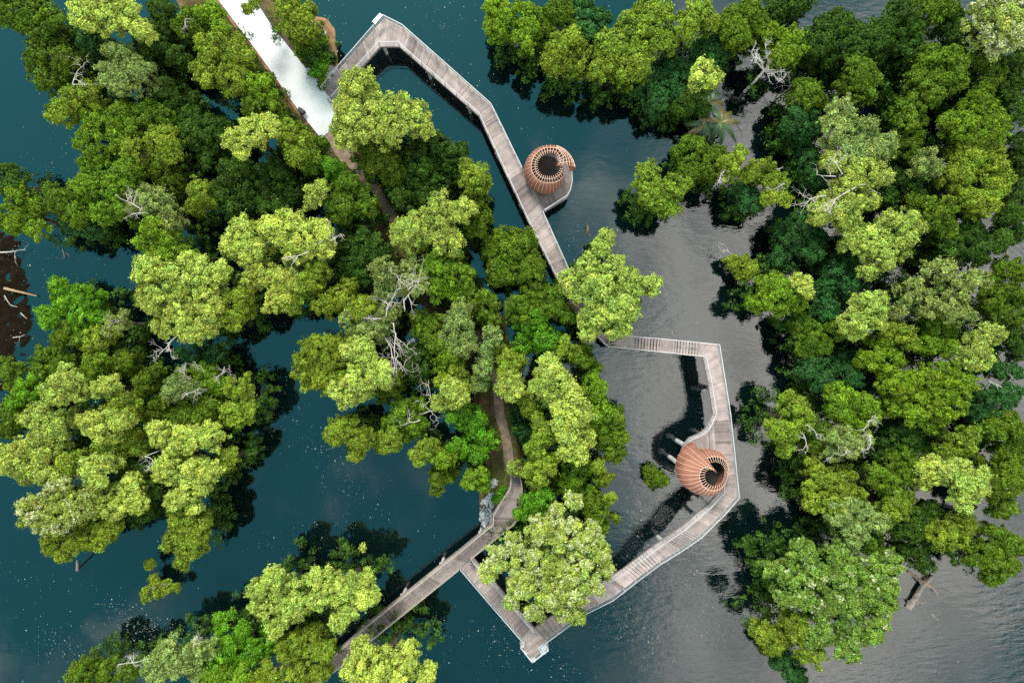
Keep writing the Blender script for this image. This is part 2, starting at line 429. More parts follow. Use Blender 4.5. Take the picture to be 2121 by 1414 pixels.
# ------------------------------------------------------------------ riprap
def ico():
    import bmesh
    bm = bmesh.new(); bmesh.ops.create_icosphere(bm, subdivisions=1, radius=1.0)
    v = np.array([p.co[:] for p in bm.verts]); f = [[w.index for w in q.verts] for q in bm.faces]; bm.free()
    return v, f
ICO_V, ICO_F = ico()
def rocks(name, spots, label):
    mb = MB()
    for (x, y, rr, n) in spots:
        for _ in range(n):
            a = rng.uniform(0, 6.28); q = math.sqrt(rng.uniform()); X = x + math.cos(a) * q * rr[0]; Y = y + math.sin(a) * q * rr[1]
            z = max(float(land_z(X, Y)), -0.1)
            s = rng.uniform(0.12, 0.30) * np.array([rng.uniform(0.7, 1.3), rng.uniform(0.7, 1.2), rng.uniform(0.5, 0.9)])
            v = ICO_V * rng.uniform(0.78, 1.15, (len(ICO_V), 1)) * s
            c, sn = math.cos(a * 3), math.sin(a * 3); v = np.stack([v[:, 0] * c - v[:, 1] * sn, v[:, 0] * sn + v[:, 1] * c, v[:, 2]], 1)
            g = rng.uniform(0.22, 0.56)
            mb.add(v + V(X, Y, z + 0.08), ICO_F, (g * rng.uniform(0.97, 1.03), g, g * rng.uniform(0.98, 1.08)))
    o = mb.build(name, M_ROCK, None, tinted=True)
    tag(o, label, None, None, 'stuff')
rocks('riprap_rocks', [(1010, 1058, (15, 30), 120), (1003, 1075, (8, 14), 26), (1020, 1000, (9, 8), 40), (1018, 1030, (9, 12), 40)], 'pale grey rocks heaped on the shore beside the lower boardwalk')
rocks('riprap_rocks', [(684, 146, (14, 9), 45), (674, 165, (10, 14), 45), (648, 165, (14, 5), 20), (640, 150, (6, 8), 14), (665, 98, (14, 34), 26), (650, 180, (6,5), 10)], 'pale rocks on the bank between the concrete path and the upper boardwalk')

# ------------------------------------------------------------------ leaves and scum afloat
def floaters():
    out = []; cols = []
    zones = [((250, 1310, 170, 60), 900), ((640, 1000, 260, 330), 1100), ((880, 130, 200, 160), 520), ((150, 300, 130, 190), 150), ((130, 560, 150, 110), 120),
             ((1180, 1330, 260, 110), 620), ((1360, 1230, 220, 130), 620), ((1180, 180, 130, 150), 120), ((1180, 500, 70, 110), 90), ((1360, 850, 120, 160), 170),
             ((1330, 1020, 110, 100), 260), ((1560, 700, 160, 330), 130), ((1900, 1330, 230, 90), 90), ((860, 1320, 190, 90), 150), ((140, 1280, 170, 140), 260), ((1060, 720, 1060, 707), 420),
             ((20, 640, 50, 130), 110), ((700, 70, 60, 90), 80)]
    for (cx, cy, rx, ry), n in zones:
        q = np.clip(rng.normal(0, 0.5, (n, 2)), -1, 1)
        for x, y in q * (rx, ry) + (cx, cy):
            z = max(0.012, float(land_z(x, y)) + 0.05)
            if z > 0.3: continue
            if math.sin(x * 0.021 + 1.7 * math.sin(y * 0.017)) + math.sin(y * 0.028 - x * 0.011 + 1.3 * math.sin(x * 0.013)) < rng.normal(0.15, 0.7): continue      # drifts
            s = rng.choice([0.03, 0.042, 0.06, 0.09], p=[0.45, 0.33, 0.17, 0.05]); a = rng.uniform(0, 6.28)
            u = np.array([math.cos(a), math.sin(a), rng.uniform(-.15, .15)]) * s; w = np.array([-math.sin(a), math.cos(a), rng.uniform(-.15, .15)]) * s * 0.6
            p = V(x, y, 0); p[2] = z
            out.append([p + u, p + w, p - u, p - w]); g = rng.uniform(0.16, 0.46)
            cols.append((g, g * rng.uniform(0.92, 1.03), g * rng.uniform(0.72, 1.0)))
    o = link('floating_leaves', quads_mesh('floating_leaves', np.array(out), np.array(cols)), M_FLOAT)
    tag(o, 'tiny pale fallen leaves and scum floating on the water', None, None, 'stuff')
floaters()
# ------------------------------------------------------------------ boardwalks
def lerp(a, b, t): return a + (b - a) * t
PLANK_A = np.array([0.234, 0.189, 0.182])
def plank_tint(state):
    if rng.uniform() < 0.12: state[0] = rng.normal(0.03, 0.21)          # boards were renewed in runs
    g = max(0.45, 1.0 + state[0] + rng.normal(0, 0.075) - (0.3 if rng.uniform() < 0.07 else 0))
    return tuple(PLANK_A * g * (1, 1 + rng.normal(0, 0.015), 1 + rng.normal(0, 0.03)) * state[1])

def decking(stations, tone=1.0, pitch=0.145, skip=()):
    """one board after another, each across the walk; a station is (one edge px, other edge px, height, steps)"""
    mb = MB(); st = [0.0, tone]
    P = [(V(*a, h), V(*b, h)) for a, b, h, s in stations]
    for i in range(len(P) - 1):
        (a0, b0), (a1, b1) = P[i], P[i + 1]
        steps = stations[i][3]
        ln = (np.linalg.norm((a1 - a0)[:2]) + np.linalg.norm((b1 - b0)[:2])) / 2
        n = steps or max(1, int(round(ln / pitch)))
        gap = 0.20 if steps else 0.035
        for k in range(n):
            t0, t1 = (k + gap / 2) / n, (k + 1 - gap / 2) / n
            c = [lerp(a0, a1, t0), lerp(b0, b1, t0), lerp(b0, b1, t1), lerp(a0, a1, t1)]
            if steps:
                z = lerp(a0[2], a1[2], (k + 0.5) / n)
                for q in c: q[2] = z
            bot = [q - (0, 0, 0.05) for q in c]
            # keep the winding upward
            if np.cross(c[1] - c[0], c[3] - c[0])[2] < 0: c = c[::-1]; bot = bot[::-1]
            mb.hexa(bot, c, plank_tint(st))
    return mb

def poly_deck(poly, h, direction, tone=1.0, pitch=0.145):
    """boards laid along a direction (photo pixels), clipped to a polygon of photo pixels"""
    mb = MB(); st = [0.0, tone]
    P = np.array([V(*p, h)[:2] for p in poly]); d = np.array([direction[0], -direction[1]], float); d /= np.linalg.norm(d); n = np.array([-d[1], d[0]])
    s = P @ n; w = s.min() + pitch / 2
    while w < s.max():
        hits = []
        for i in range(len(P)):
            a, b = P[i], P[(i + 1) % len(P)]; sa, sb = a @ n - w, b @ n - w
            if sa * sb < 0: hits.append((a + (b - a) * sa / (sa - sb)) @ d)
        hits.sort()
        for q0, q1 in zip(hits[::2], hits[1::2]):
            if q1 - q0 > 0.05:
                c = [np.array([*(d * q + n * (w + e)), h]) for q, e in ((q0, -0.071), (q1, -0.071), (q1, 0.071), (q0, 0.071))]
                mb.hexa([p - (0, 0, 0.05) for p in c], c, plank_tint(st))
        w += pitch
    return mb

def railing(line, mb, h=1.05, post=1.7, mid=3, w=0.07):
    """posts, a flat top rail and thin wires along a list of 3-D points at deck level"""
    for a, b in zip(line[:-1], line[1:]):
        ln = np.linalg.norm((b - a)[:2]); n = max(1, int(round(ln / post)))
        up = np.array([0, 0, h])
        mb.beam(a + up, b + up, w, 0.05)
        for k in range(n + 1):
            p = lerp(a, b, k / n)
            if not (k == 0 and mb.posts): mb.posts.append((p - (0, 0, 0.25), p + up - (0, 0, 0.03)))
        for j in range(mid):
            z = np.array([0, 0, h * (j + 0.6) / (mid + 0.35)]); mb.beam(a + z, b + z, 0.022, 0.022)

def build_railing(mb, mat, parent):
    rail = mb.build('railing', mat, parent)
    for a, b in mb.posts:
        q = MB(); q.beam(a, b, 0.07, 0.07); q.build('post', mat, rail)

def fascia(line, mb, depth=0.34, th=0.10):
    for a, b in zip(line[:-1], line[1:]):
        z = np.array([0, 0, -0.07 - depth / 2]); mb.beam(a + z, b + z, th, depth)

def inset(line, toward, d):
    out = []
    for p, q in zip(line, toward):
        u = q - p; u[2] = 0; out.append(p + u / (np.linalg.norm(u) + 1e-9) * d)
    return out

def joists(P, mb):
    for (a0, b0), (a1, b1) in zip(P[:-1], P[1:]):
        ln = np.linalg.norm((a1 - a0)[:2] + (b1 - b0)[:2]) / 2; n = max(1, int(ln / 2.4))
        for k in range(n):
            t = (k + 0.5) / n; a, b = lerp(a0, a1, t), lerp(b0, b1, t); mb.beam(a - (0, 0, 0.22), b - (0, 0, 0.22), 0.14, 0.2)

def piles(spots, parent, r=0.17):
    for x, y, top in spots:
        mb = MB(); p = V(x, y, 0)
        mb.tube([p + (0, 0, -2.8), p + (0, 0, top * 0.5), p + (0, 0, top)], r, 10)
        o = mb.build('pile', M_PILE, parent)
        mb = MB(); mb.box(p + (0, 0, top + 0.03), (0.5, 0.5, 0.16)); mb.build('pile_cap', M_PILE, o)

def walk(root, stations, tone, mrail, rail_a=None, rail_b=None, mid=3):
    P = [(V(*a, h), V(*b, h)) for a, b, h, s in stations]
    A = [p[0] for p in P]; B = [p[1] for p in P]
    decking(stations, tone).build('deck', M_PLANK, root, tinted=True)
    mb = MB(); fascia(inset(A, B, 0.06), mb); fascia(inset(B, A, 0.06), mb); joists(P, mb); mb.build('side_beam', M_BEAM, root)
    for line, other, rng_ in ((A, B, rail_a), (B, A, rail_b)):
        if rng_ is None: rng_ = [(0, len(line) - 1)]
        for lo, hi in rng_:
            mb = MB(); railing(inset(line, other, 0.10)[lo:hi + 1], mb, mid=mid); build_railing(mb, mrail, root)
    return A, B

def mid_piles(stations, every, root, r=0.17, side=0.12):
    """piles in pairs under the walk"""
    acc = every * 0.5; spots = []
    for s0, s1 in zip(stations[:-1], stations[1:]):
        a0, b0, h0 = np.array(s0[0], float), np.array(s0[1], float), s0[2]; a1, b1, h1 = np.array(s1[0], float), np.array(s1[1], float), s1[2]
        ln = np.linalg.norm(a1 + b1 - a0 - b0) / 2 / PPM; t = acc
        while t < ln:
            k = t / ln; a, b, h = lerp(a0, a1, k), lerp(b0, b1, k), lerp(h0, h1, k)
            for q in (lerp(a, b, side), lerp(b, a, side)):
                p = V(*q, h); spots.append((p[0] * PPM + CX, CY - p[1] * PPM, h - 0.42))
            t += every
        acc = t - ln
    piles(spots, root, r)

# --- upper boardwalk: from the concrete path round to the island tree
ST_A = [((668, 186), (692, 209), 1.30, 0), ((698, 149), (733, 158), 2.0, 0), ((796, 38), (787, 97), 2.7, 0), ((836, 58), (827, 97), 2.7, 0), ((1018, 219), (992, 241), 2.7, 0),
        ((1026, 234), (997, 253), 2.7, 0), ((1083, 351), (1052, 371), 2.7, 0), ((1125, 440), (1098, 469), 2.7, 0), ((1184, 570), (1152, 577), 2.7, 0),
        ((1205, 620), (1172, 632), 2.7, 0), ((1240, 688), (1258, 719), 2.7, 0)]
walkA = empty('boardwalk', V(668, 186, 0), 'long weathered plank boardwalk from the concrete path past the upper round pavilion', 'boardwalk', 'boardwalks over the water')
A, B = walk(walkA, ST_A, 1.0, M_RAIL, rail_a=[(0, 6), (7, 10)], rail_b=[(0, 10)])
mid_piles(ST_A, 6.5, walkA)
# viewing platform bulging out beside it
PLAT1 = [(1083, 351), (1100, 320), (1140, 312), (1172, 335), (1184, 358), (1186, 378), (1182, 396), (1175, 410), (1125, 440)]
root = empty('viewing_platform', V(1140, 375, 0), 'rounded plank platform carrying the upper round pavilion', 'platform', 'pavilion platforms')
poly_deck(PLAT1, 2.72, (75, -150 * -1), 0.85).build('deck', M_PLANK, root, tinted=True)
line = [V(*p, 2.72) for p in PLAT1]; mb = MB(); fascia(line[1:], mb); mb.build('side_beam', M_BEAM, root)
mb = MB(); railing([V(*p, 2.72) for p in [(1183, 360), (1184, 378), (1180, 396), (1173, 409), (1127, 438)]], mb); build_railing(mb, M_RAIL, root)
piles([(1150, 418, 2.3), (1172, 380, 2.3), (1165, 335, 2.3), (1120, 330, 2.3)], root)

# --- raised loop: stairs up, past the lower pavilion, stairs down, to the lookout corner
h0, h1 = 2.7, 5.2; hm = (h0 + h1) / 2
ST_C = [((1240, 688), (1258, 719), h0, 0), ((1317, 696), (1315, 725), h0, 8), ((1368, 700), (1365, 730), hm, 0), ((1398, 703), (1396, 733), hm, 8), ((1447, 708), (1445, 738), h1, 0),
        ((1486, 712), (1456, 739), h1, 0), ((1497, 780), (1467, 793), h1, 0), ((1509, 855), (1477, 858), h1, 0), ((1517, 930), (1483, 930), h1, 0), ((1522, 981), (1492, 990), h1, 0),
        ((1527, 1027), (1493, 1015), h1, 0), ((1501, 1057), (1468, 1043), h1, 0), ((1449, 1109), (1412, 1091), h1, 9), ((1405, 1139), (1372, 1118), hm, 0), ((1366, 1163), (1344, 1138), hm, 9),
        ((1316, 1200), (1288, 1180), h0, 0), ((1269, 1237), (1236, 1211), h0, 0), ((1209, 1267), (1202, 1237), h0, 0), ((1130, 1325), (1107, 1300), h0, 0)]
walkC = empty('boardwalk', V(1500, 900, 0), 'raised boardwalk loop with stairs, curving past the lower spiral pavilion', 'boardwalk', 'boardwalks over the water')
A, B = walk(walkC, ST_C, 1.18, M_RAIL, rail_a=[(0, 18)], rail_b=[(0, 7), (9, 17)])
mid_piles(ST_C, 7.0, walkC, 0.2, 0.42)
piles([(1469, 803, 4.75), (1451, 898, 4.75), (1436, 1064, 4.75)], walkC, 0.26)
# stair strings with closed sides are part of the side beams; the corner lookout
COR = [(1107, 1300), (1130, 1325), (1136, 1337), (1102, 1363), (1077, 1332), (1085, 1327)]
root = empty('lookout', V(1105, 1330, 0), 'railed plank lookout at the tip where two boardwalks meet', 'lookout')
poly_deck(COR, 2.70, (25, -19), 1.0).build('deck', M_PLANK, root, tinted=True)
mb = MB(); fascia([V(*p, 2.7) for p in COR[1:]], mb); mb.build('side_beam', M_BEAM, root)
mb = MB(); railing([V(*p, 2.7) for p in [(1128, 1325), (1135, 1337), (1102, 1362), (1078, 1332), (1085, 1327)]], mb, w=0.11); build_railing(mb, M_RAIL, root)
piles([(1090, 1330, 2.3), (1103, 1345, 2.3), (1122, 1330, 2.3)], root)
ST_D = [((953, 1174), (979, 1153), 2.5, 0), ((1018, 1250), (1043, 1226), 2.6, 0), ((1085, 1327), (1107, 1300), 2.7, 0)]
walkD = empty('boardwalk', V(1020, 1240, 0), 'short grey boardwalk branch passing under the great flowering crown to the lookout', 'boardwalk', 'boardwalks over the water')
walk(walkD, ST_D, 0.9, M_RAIL)
mid_piles(ST_D, 5.0, walkD)

# --- lower boardwalk: from the dirt trail, bending down to the lower left
ST_B = [((1058, 965), (1077, 968), 1.25, 0), ((1056, 1006), (1083, 1009), 1.6, 0), ((1034, 1040), (1082, 1045), 1.9, 0), ((1021, 1063), (1079, 1064), 2.1, 0), ((1021, 1081), (1065, 1082), 2.2, 0),
        ((945, 1143), (977, 1153), 2.5, 0), ((920, 1162), (953, 1175), 2.5, 0), ((760, 1290), (777, 1317), 2.5, 0), ((698, 1347), (710, 1374), 2.4, 0), ((630, 1398), (645, 1425), 2.4, 0)]
walkB = empty('boardwalk', V(940, 1160, 0), 'brown plank boardwalk from the dirt trail, bending past the rocks to the bottom edge', 'boardwalk', 'boardwalks over the water')
walk(walkB, ST_B, 0.66, M_RAILW, rail_a=[(0, 9)], rail_b=[(0, 5), (6, 9)])
mid_piles(ST_B, 6.0, walkB)

# ------------------------------------------------------------------ the two spiral pavilions
def pavilion(label, c, hd, table, top, lattice, clad_to, edge, nrib=42, zmid=1.05, open_wing=True):
    """table: (angle clockwise in the photo, outer radius, inner radius) in pixels round c, first to last; lattice: angles left open"""
    hp = hd + 1.6
    base = V(*c, hd); k = (H - hp) / H / PPM
    root = empty('pavilion', base, label, 'pavilion', 'spiral pavilions')
    T = np.array(table, float)
    def prof(ang, t):
        ro, ri, zt = np.interp(ang, T[:, 0], T[:, 1]) * k, np.interp(ang, T[:, 0], T[:, 2]) * k, (np.interp(ang, T[:, 0], T[:, 3]) if T.shape[1] > 3 else top)
        ph = math.radians(-38) + t * math.radians(128)
        cs = max(math.cos(ph), 0.0) ** 0.85
        r = ri + (ro - ri) * cs if ph > 0 else ro * (1 - 0.16 * (ph / math.radians(38)) ** 2)
        z = zmid * (1 + math.sin(ph) / math.sin(math.radians(38))) if ph < 0 else zmid + (zt - zmid) * math.sin(ph)
        a = math.radians(ang)
        return base + np.array([math.cos(a) * r, -math.sin(a) * r, z])
    a0, a1 = T[0, 0], T[-1, 0]
    def r_t(ang, gap):
        # how far up the section the shell is still `gap` pixels out from the eye
        ro, ri = np.interp(ang, T[:, 0], T[:, 1]), np.interp(ang, T[:, 0], T[:, 2]); g = gap * min(1.0, ri / 18.0)
        return min(0.97, (math.degrees(math.acos(min(1.0, g / (ro - ri)) ** (1 / 0.85))) + 38) / 128)
    # cladding of horizontal slats
    mb = MB(); na = 96; rows = 26
    angs = np.linspace(a0, a1, na)
    for j in range(rows):
        for i in range(na - 1):
            am = (angs[i] + angs[i + 1]) / 2
            c0, c1 = r_t(angs[i], clad_to), r_t(angs[i + 1], clad_to); u0, u1 = j / rows, (j + 0.93) / rows
            if lattice(am, (u0 + u1) / 2 * c0): continue
            q = [prof(angs[i], u0 * c0), prof(angs[i + 1], u0 * c1), prof(angs[i + 1], u1 * c1), prof(angs[i], u1 * c0)]
            cen = base + (0, 0, 1.0); inn = [p + (cen - p) / np.linalg.norm(cen - p) * 0.035 for p in q]
            mb.hexa(inn, q)
    mb.build('slat_cladding', M_SHELL, root)
    for i in range(nrib):
        ang = a0 + (a1 - a0) * i / (nrib - 1); mb = MB()
        mb.tube([prof(ang, t) + (prof(ang, t) - base - (0, 0, 1)) / 160 for t in np.linspace(0, 1.0, 13)], [0.024] * 9 + [0.027] * 4, 5)
        mb.build('rib', M_RIB, root)
    # rings: one round the eye, one where the slats stop, more across the open lattice
    for gp, r_ in (((clad_to * 0.42, 0.024), (clad_to, 0.034)) if open_wing else ((clad_to, 0.034),)):
        mb = MB(); mb.tube([prof(a, r_t(a, gp)) for a in np.linspace(a0, a1, 60)], r_, 5); mb.build('ring', M_RIB, root)
    la = [a for a in angs if lattice(a, 0.5)]
    if la:
        for t in (0.30, 0.40, 0.50, 0.60, 0.70, 0.78):
            mb = MB(); mb.tube([prof(a, t) for a in np.linspace(min(la), max(la), 14)], 0.045, 5); mb.build('ring', M_RIB, root)
    for ang in edge:
        mb = MB(); mb.tube([prof(ang, t) for t in np.linspace(0.12 if ang == a1 else 0, 1.0, 16)], 0.05, 6); mb.build('edge_beam', M_SHELL, root)
    # dark boards inside, blackened further with the interior's shade
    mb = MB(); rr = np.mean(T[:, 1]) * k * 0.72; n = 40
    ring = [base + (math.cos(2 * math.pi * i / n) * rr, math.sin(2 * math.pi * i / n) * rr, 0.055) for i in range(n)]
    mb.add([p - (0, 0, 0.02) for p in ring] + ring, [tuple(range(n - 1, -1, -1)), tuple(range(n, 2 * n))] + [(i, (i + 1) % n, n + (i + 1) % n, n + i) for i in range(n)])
    mb.build('floor_boards', M_SHADEFLOOR, root)
    return root

pavilion('round terracotta spiral pavilion with an open lattice wing, beside the upper boardwalk', (1133, 358), 2.72,
         [(4, 33, 24), (45, 42, 23), (90, 48, 21), (135, 49.5, 22), (180, 49, 22), (225, 48.5, 22), (270, 50, 25), (300, 53, 27), (330, 56, 22), (357, 58, 16)], 3.1,
         lambda a, t: a > 288 and t > 0.2, 13.0, (4, 357), nrib=36)
pavilion('terracotta pavilion with one broad solid wing like a snail shell, beside the raised loop', (1468, 969), 5.22,
         [(236, 50, 25), (270, 42, 22), (300, 41, 20), (330, 34, 17), (360, 30, 14), (405, 35, 16), (450, 52, 24), (470, 56, 26), (495, 62, 27), (520, 70, 26), (540, 75, 24), (560, 76, 20), (580, 74, 10), (593, 73, 2)], 3.0,
         lambda a, t: False, 11.0, (593,), nrib=38, open_wing=False)
# platform under the lower pavilion
PLAT2 = [(1477, 858), (1471, 873), (1462, 888), (1448, 899), (1428, 907), (1418, 920), (1408, 945), (1408, 970), (1420, 995), (1445, 1008), (1470, 1006), (1492, 990), (1483, 930)]
root = empty('viewing_platform', V(1450, 950, 0), 'curved plank platform carrying the lower spiral pavilion', 'platform', 'pavilion platforms')
poly_deck(PLAT2, 5.19, (8, 100), 1.0).build('deck', M_PLANK, root, tinted=True)
mb = MB(); fascia([V(*p, 5.19) for p in PLAT2[:12]], mb); mb.build('side_beam', M_BEAM, root)
mb = MB(); railing([V(*p, 5.19) for p in PLAT2[:7]], mb); build_railing(mb, M_RAIL, root)
piles([(1402, 912, 4.75), (1387, 946, 4.75), (1430, 990, 4.75), (1400, 975, 4.75)], root, 0.25)

# ------------------------------------------------------------------ small things on the decks
ang = math.atan2(-(97 - 158), 787 - 733)
mb = MB(); p = V(786, 49, 2.7)
root = empty('information_board', p, 'white information board fixed along the rail at the upper boardwalk corner', 'sign')
dirv = unit(V(796, 38, 2.7) - V(698, 149, 2.7)); a = math.atan2(dirv[1], dirv[0])
mb.box(p + (0, 0, 1.16), (1.25, 0.42, 0.05), a); mb.build('panel', M_WHITE, root)
mb = MB(); mb.beam(p - dirv * 0.45, p - dirv * 0.45 + (0, 0, 1.14), 0.06, 0.06); mb.beam(p + dirv * 0.45, p + dirv * 0.45 + (0, 0, 1.14), 0.06, 0.06); mb.build('support', M_RAIL, root)

dirv = unit(V(1130, 1325, 2.7) - V(1209, 1267, 2.7)); a = math.atan2(dirv[1], dirv[0]); nrm = np.array([-dirv[1], dirv[0], 0])
p = V(1124, 1334, 2.7)
root = empty('display_stand', p, 'blue grey display board in a pale frame on the lookout', 'sign')
mb = MB(); mb.box(p + (0, 0, 0.95), (0.50, 0.60, 0.04), a); mb.build('panel', M_GLASS, root)
mb = MB()
for q, r in (((-.36, -.4), (.36, -.4)), ((.36, -.4), (.36, .4)), ((-.36, -.4), (-.36, .4))):
    mb.beam(p + dirv * q[0] + nrm * q[1] + (0, 0, 1.12), p + dirv * r[0] + nrm * r[1] + (0, 0, 1.12), 0.07, 0.06)
for q in ((-.36, -.4), (.36, -.4), (.36, .4), (-.36, .4)): mb.beam(p + dirv * q[0] + nrm * q[1], p + dirv * q[0] + nrm * q[1] + (0, 0, 1.09), 0.05, 0.05)
mb.build('frame', M_RAIL, root)
p = V(1126.5, 1346, 2.4)
root = empty('lamp_bracket', p, 'small white bracket hanging over the water outside the lookout rail', 'bracket')
mb = MB(); mb.box(p + (0, 0, 0.25), (0.16, 0.16, 0.12), a); mb.box(p + dirv * -0.28 + nrm * -0.1 + (0, 0, 0.28), (0.12, 0.2, 0.12), a); mb.build('head', M_WHITE, root)
mb = MB(); mb.beam(p + (0, 0, 0.2), p + nrm * 0.36 + (0, 0, 0.3), 0.05, 0.05); mb.beam(p + dirv * -0.3 + (0, 0, 0.2), p + (0, 0, 0.2), 0.05, 0.05); mb.build('arm', M_RAIL, root)

# black litter bin by the path
p = V(628, 234, 1.1); a = math.atan2(-(90 - 47), 60)
root = empty('litter_bin', p, 'black litter bin at the leafy edge of the concrete path', 'bin')
mb = MB(); mb.box(p + (0, 0, 0.45), (0.62, 0.42, 0.9), -0.45); mb.build('body', M_BLACK, root)
mb = MB(); mb.box(p + (0, 0, 0.94), (0.68, 0.48, 0.07), -0.45); mb.build('lid', M_BLACK, root)
mb = MB(); mb.box(p + (0.36, 0.15, 0.97), (0.12, 0.36, 0.05), -0.45); mb.build('rim', M_RAIL, root)

# dark bent barrier by the boardwalk mouth
p = V(686, 210, 1.3)
mb = MB(); q = [V(683, 212, 1.3), V(693, 201, 1.3), V(697, 210, 1.3), V(689, 217, 1.3)]
for a_, b_ in zip(q[:-1], q[1:]): mb.beam(a_ + (0, 0, 1.0), b_ + (0, 0, 1.0), 0.08, 0.06); mb.beam(a_ + (0, 0, 0.5), b_ + (0, 0, 0.5), 0.05, 0.05)
for a_ in q: mb.beam(a_, a_ + (0, 0, 1.0), 0.07, 0.07)
o = mb.build('barrier', M_BEAM); tag(o, 'dark bent barrier where the upper boardwalk meets the concrete path', 'barrier')

# a person at the rail of the lower boardwalk junction
def person(px, py, hd, face):
    p = V(px, py, hd); root = empty('person', p, 'person in a teal shirt and dark trousers standing at the lower boardwalk junction', 'person')
    ca, sa = math.cos(face), math.sin(face)
    def R(x, y, z): return (p[0] + x * ca - y * sa, p[1] + x * sa + y * ca, p[2] + z)      # x is forward
    J = {'pel': (0, 0, .93, .13), 'spi': (.0, 0, 1.12, .125), 'che': (.03, 0, 1.33, .14), 'nec': (.05, 0, 1.47, .058), 'hea': (.085, 0, 1.60, .092), 'top': (.085, 0, 1.67, .075),
         'hipl': (0, .09, .88, .09), 'knel': (.04, .10, .49, .06), 'ankl': (0, .11, .09, .042), 'toel': (.15, .12, .04, .036),
         'hipr': (0, -.09, .88, .09), 'kner': (.03, -.10, .49, .06), 'ankr': (-.04, -.11, .09, .042), 'toer': (.11, -.13, .04, .036),
         'shl': (.03, .18, 1.40, .06), 'ell': (.10, .25, 1.14, .043), 'wrl': (.30, .20, 1.09, .03), 'pal': (.36, .19, 1.09, .034),
         'shr': (.03, -.18, 1.40, .06), 'elr': (.10, -.25, 1.14, .043), 'wrr': (.30, -.20, 1.09, .03), 'par': (.36, -.19, 1.09, .034)}
    E = [('pel', 'spi'), ('spi', 'che'), ('che', 'nec'), ('nec', 'hea'), ('hea', 'top'), ('pel', 'hipl'), ('hipl', 'knel'), ('knel', 'ankl'), ('ankl', 'toel'), ('pel', 'hipr'), ('hipr', 'kner'), ('kner', 'ankr'), ('ankr', 'toer'),
         ('che', 'shl'), ('shl', 'ell'), ('ell', 'wrl'), ('wrl', 'pal'), ('che', 'shr'), ('shr', 'elr'), ('elr', 'wrr'), ('wrr', 'par')]
    for sgn, hand in ((1, 'pal'), (-1, 'par')):
        x0, y0, z0, _ = J[hand]
        for i, ln in enumerate((.062, .07, .066, .052)):
            n1, n2 = hand + f'f{i}', hand + f'g{i}'
            yy = y0 + sgn * (.026 - .017 * i)
            J[n1] = (x0 + .045, yy, z0 - .005, .010); J[n2] = (x0 + .045 + ln * .55, yy, z0 - .03, .009); E += [(hand, n1), (n1, n2)]
        J[hand + 't'] = (x0 + .02, y0 - sgn * .045, z0 - .015, .011); E.append((hand, hand + 't'))
    J['nose'] = (.18, 0, 1.60, .018); E.append(('hea', 'nose'))
    def skin(name, keys, edges, grow, mat):
        idx = {k: i for i, k in enumerate(keys)}
        me = bpy.data.meshes.new(name); me.from_pydata([R(*J[k][:3]) for k in keys], [(idx[a], idx[b]) for a, b in edges], []); me.update()
        o = link(name, me, mat, root)
        m = o.modifiers.new('skin', 'SKIN'); lay = me.skin_vertices[0] if me.skin_vertices else None
        if lay is None:
            import bmesh
            bm = bmesh.new(); bm.from_mesh(me); bm.verts.layers.skin.verify(); bm.to_mesh(me); bm.free(); lay = me.skin_vertices[0]
        for k in keys: r = J[k][3] + grow; lay.data[idx[k]].radius = (r, r); lay.data[idx[k]].use_root = (idx[k] == 0)
        s = o.modifiers.new('smooth', 'SUBSURF'); s.levels = 1; s.render_levels = 2
        return o
    skin('body', list(J), E, 0.0, M_SKIN)
    skin('shirt', ['spi', 'che', 'shl', 'ell', 'shr', 'elr'], [('spi', 'che'), ('che', 'shl'), ('shl', 'ell'), ('che', 'shr'), ('shr', 'elr')], 0.022, M_TEAL)
    skin('trousers', ['pel', 'hipl', 'knel', 'ankl', 'hipr', 'kner', 'ankr'], [('pel', 'hipl'), ('hipl', 'knel'), ('knel', 'ankl'), ('pel', 'hipr'), ('hipr', 'kner'), ('kner', 'ankr')], 0.02, M_NAVY)
    J['ha'] = (.045, 0, 1.63, .088); J['hb'] = (.07, 0, 1.70, .085); skin('hair', ['ha', 'hb'], [('ha', 'hb')], 0.012, M_HAIR)
person(976, 1160, 2.5, math.radians(38))
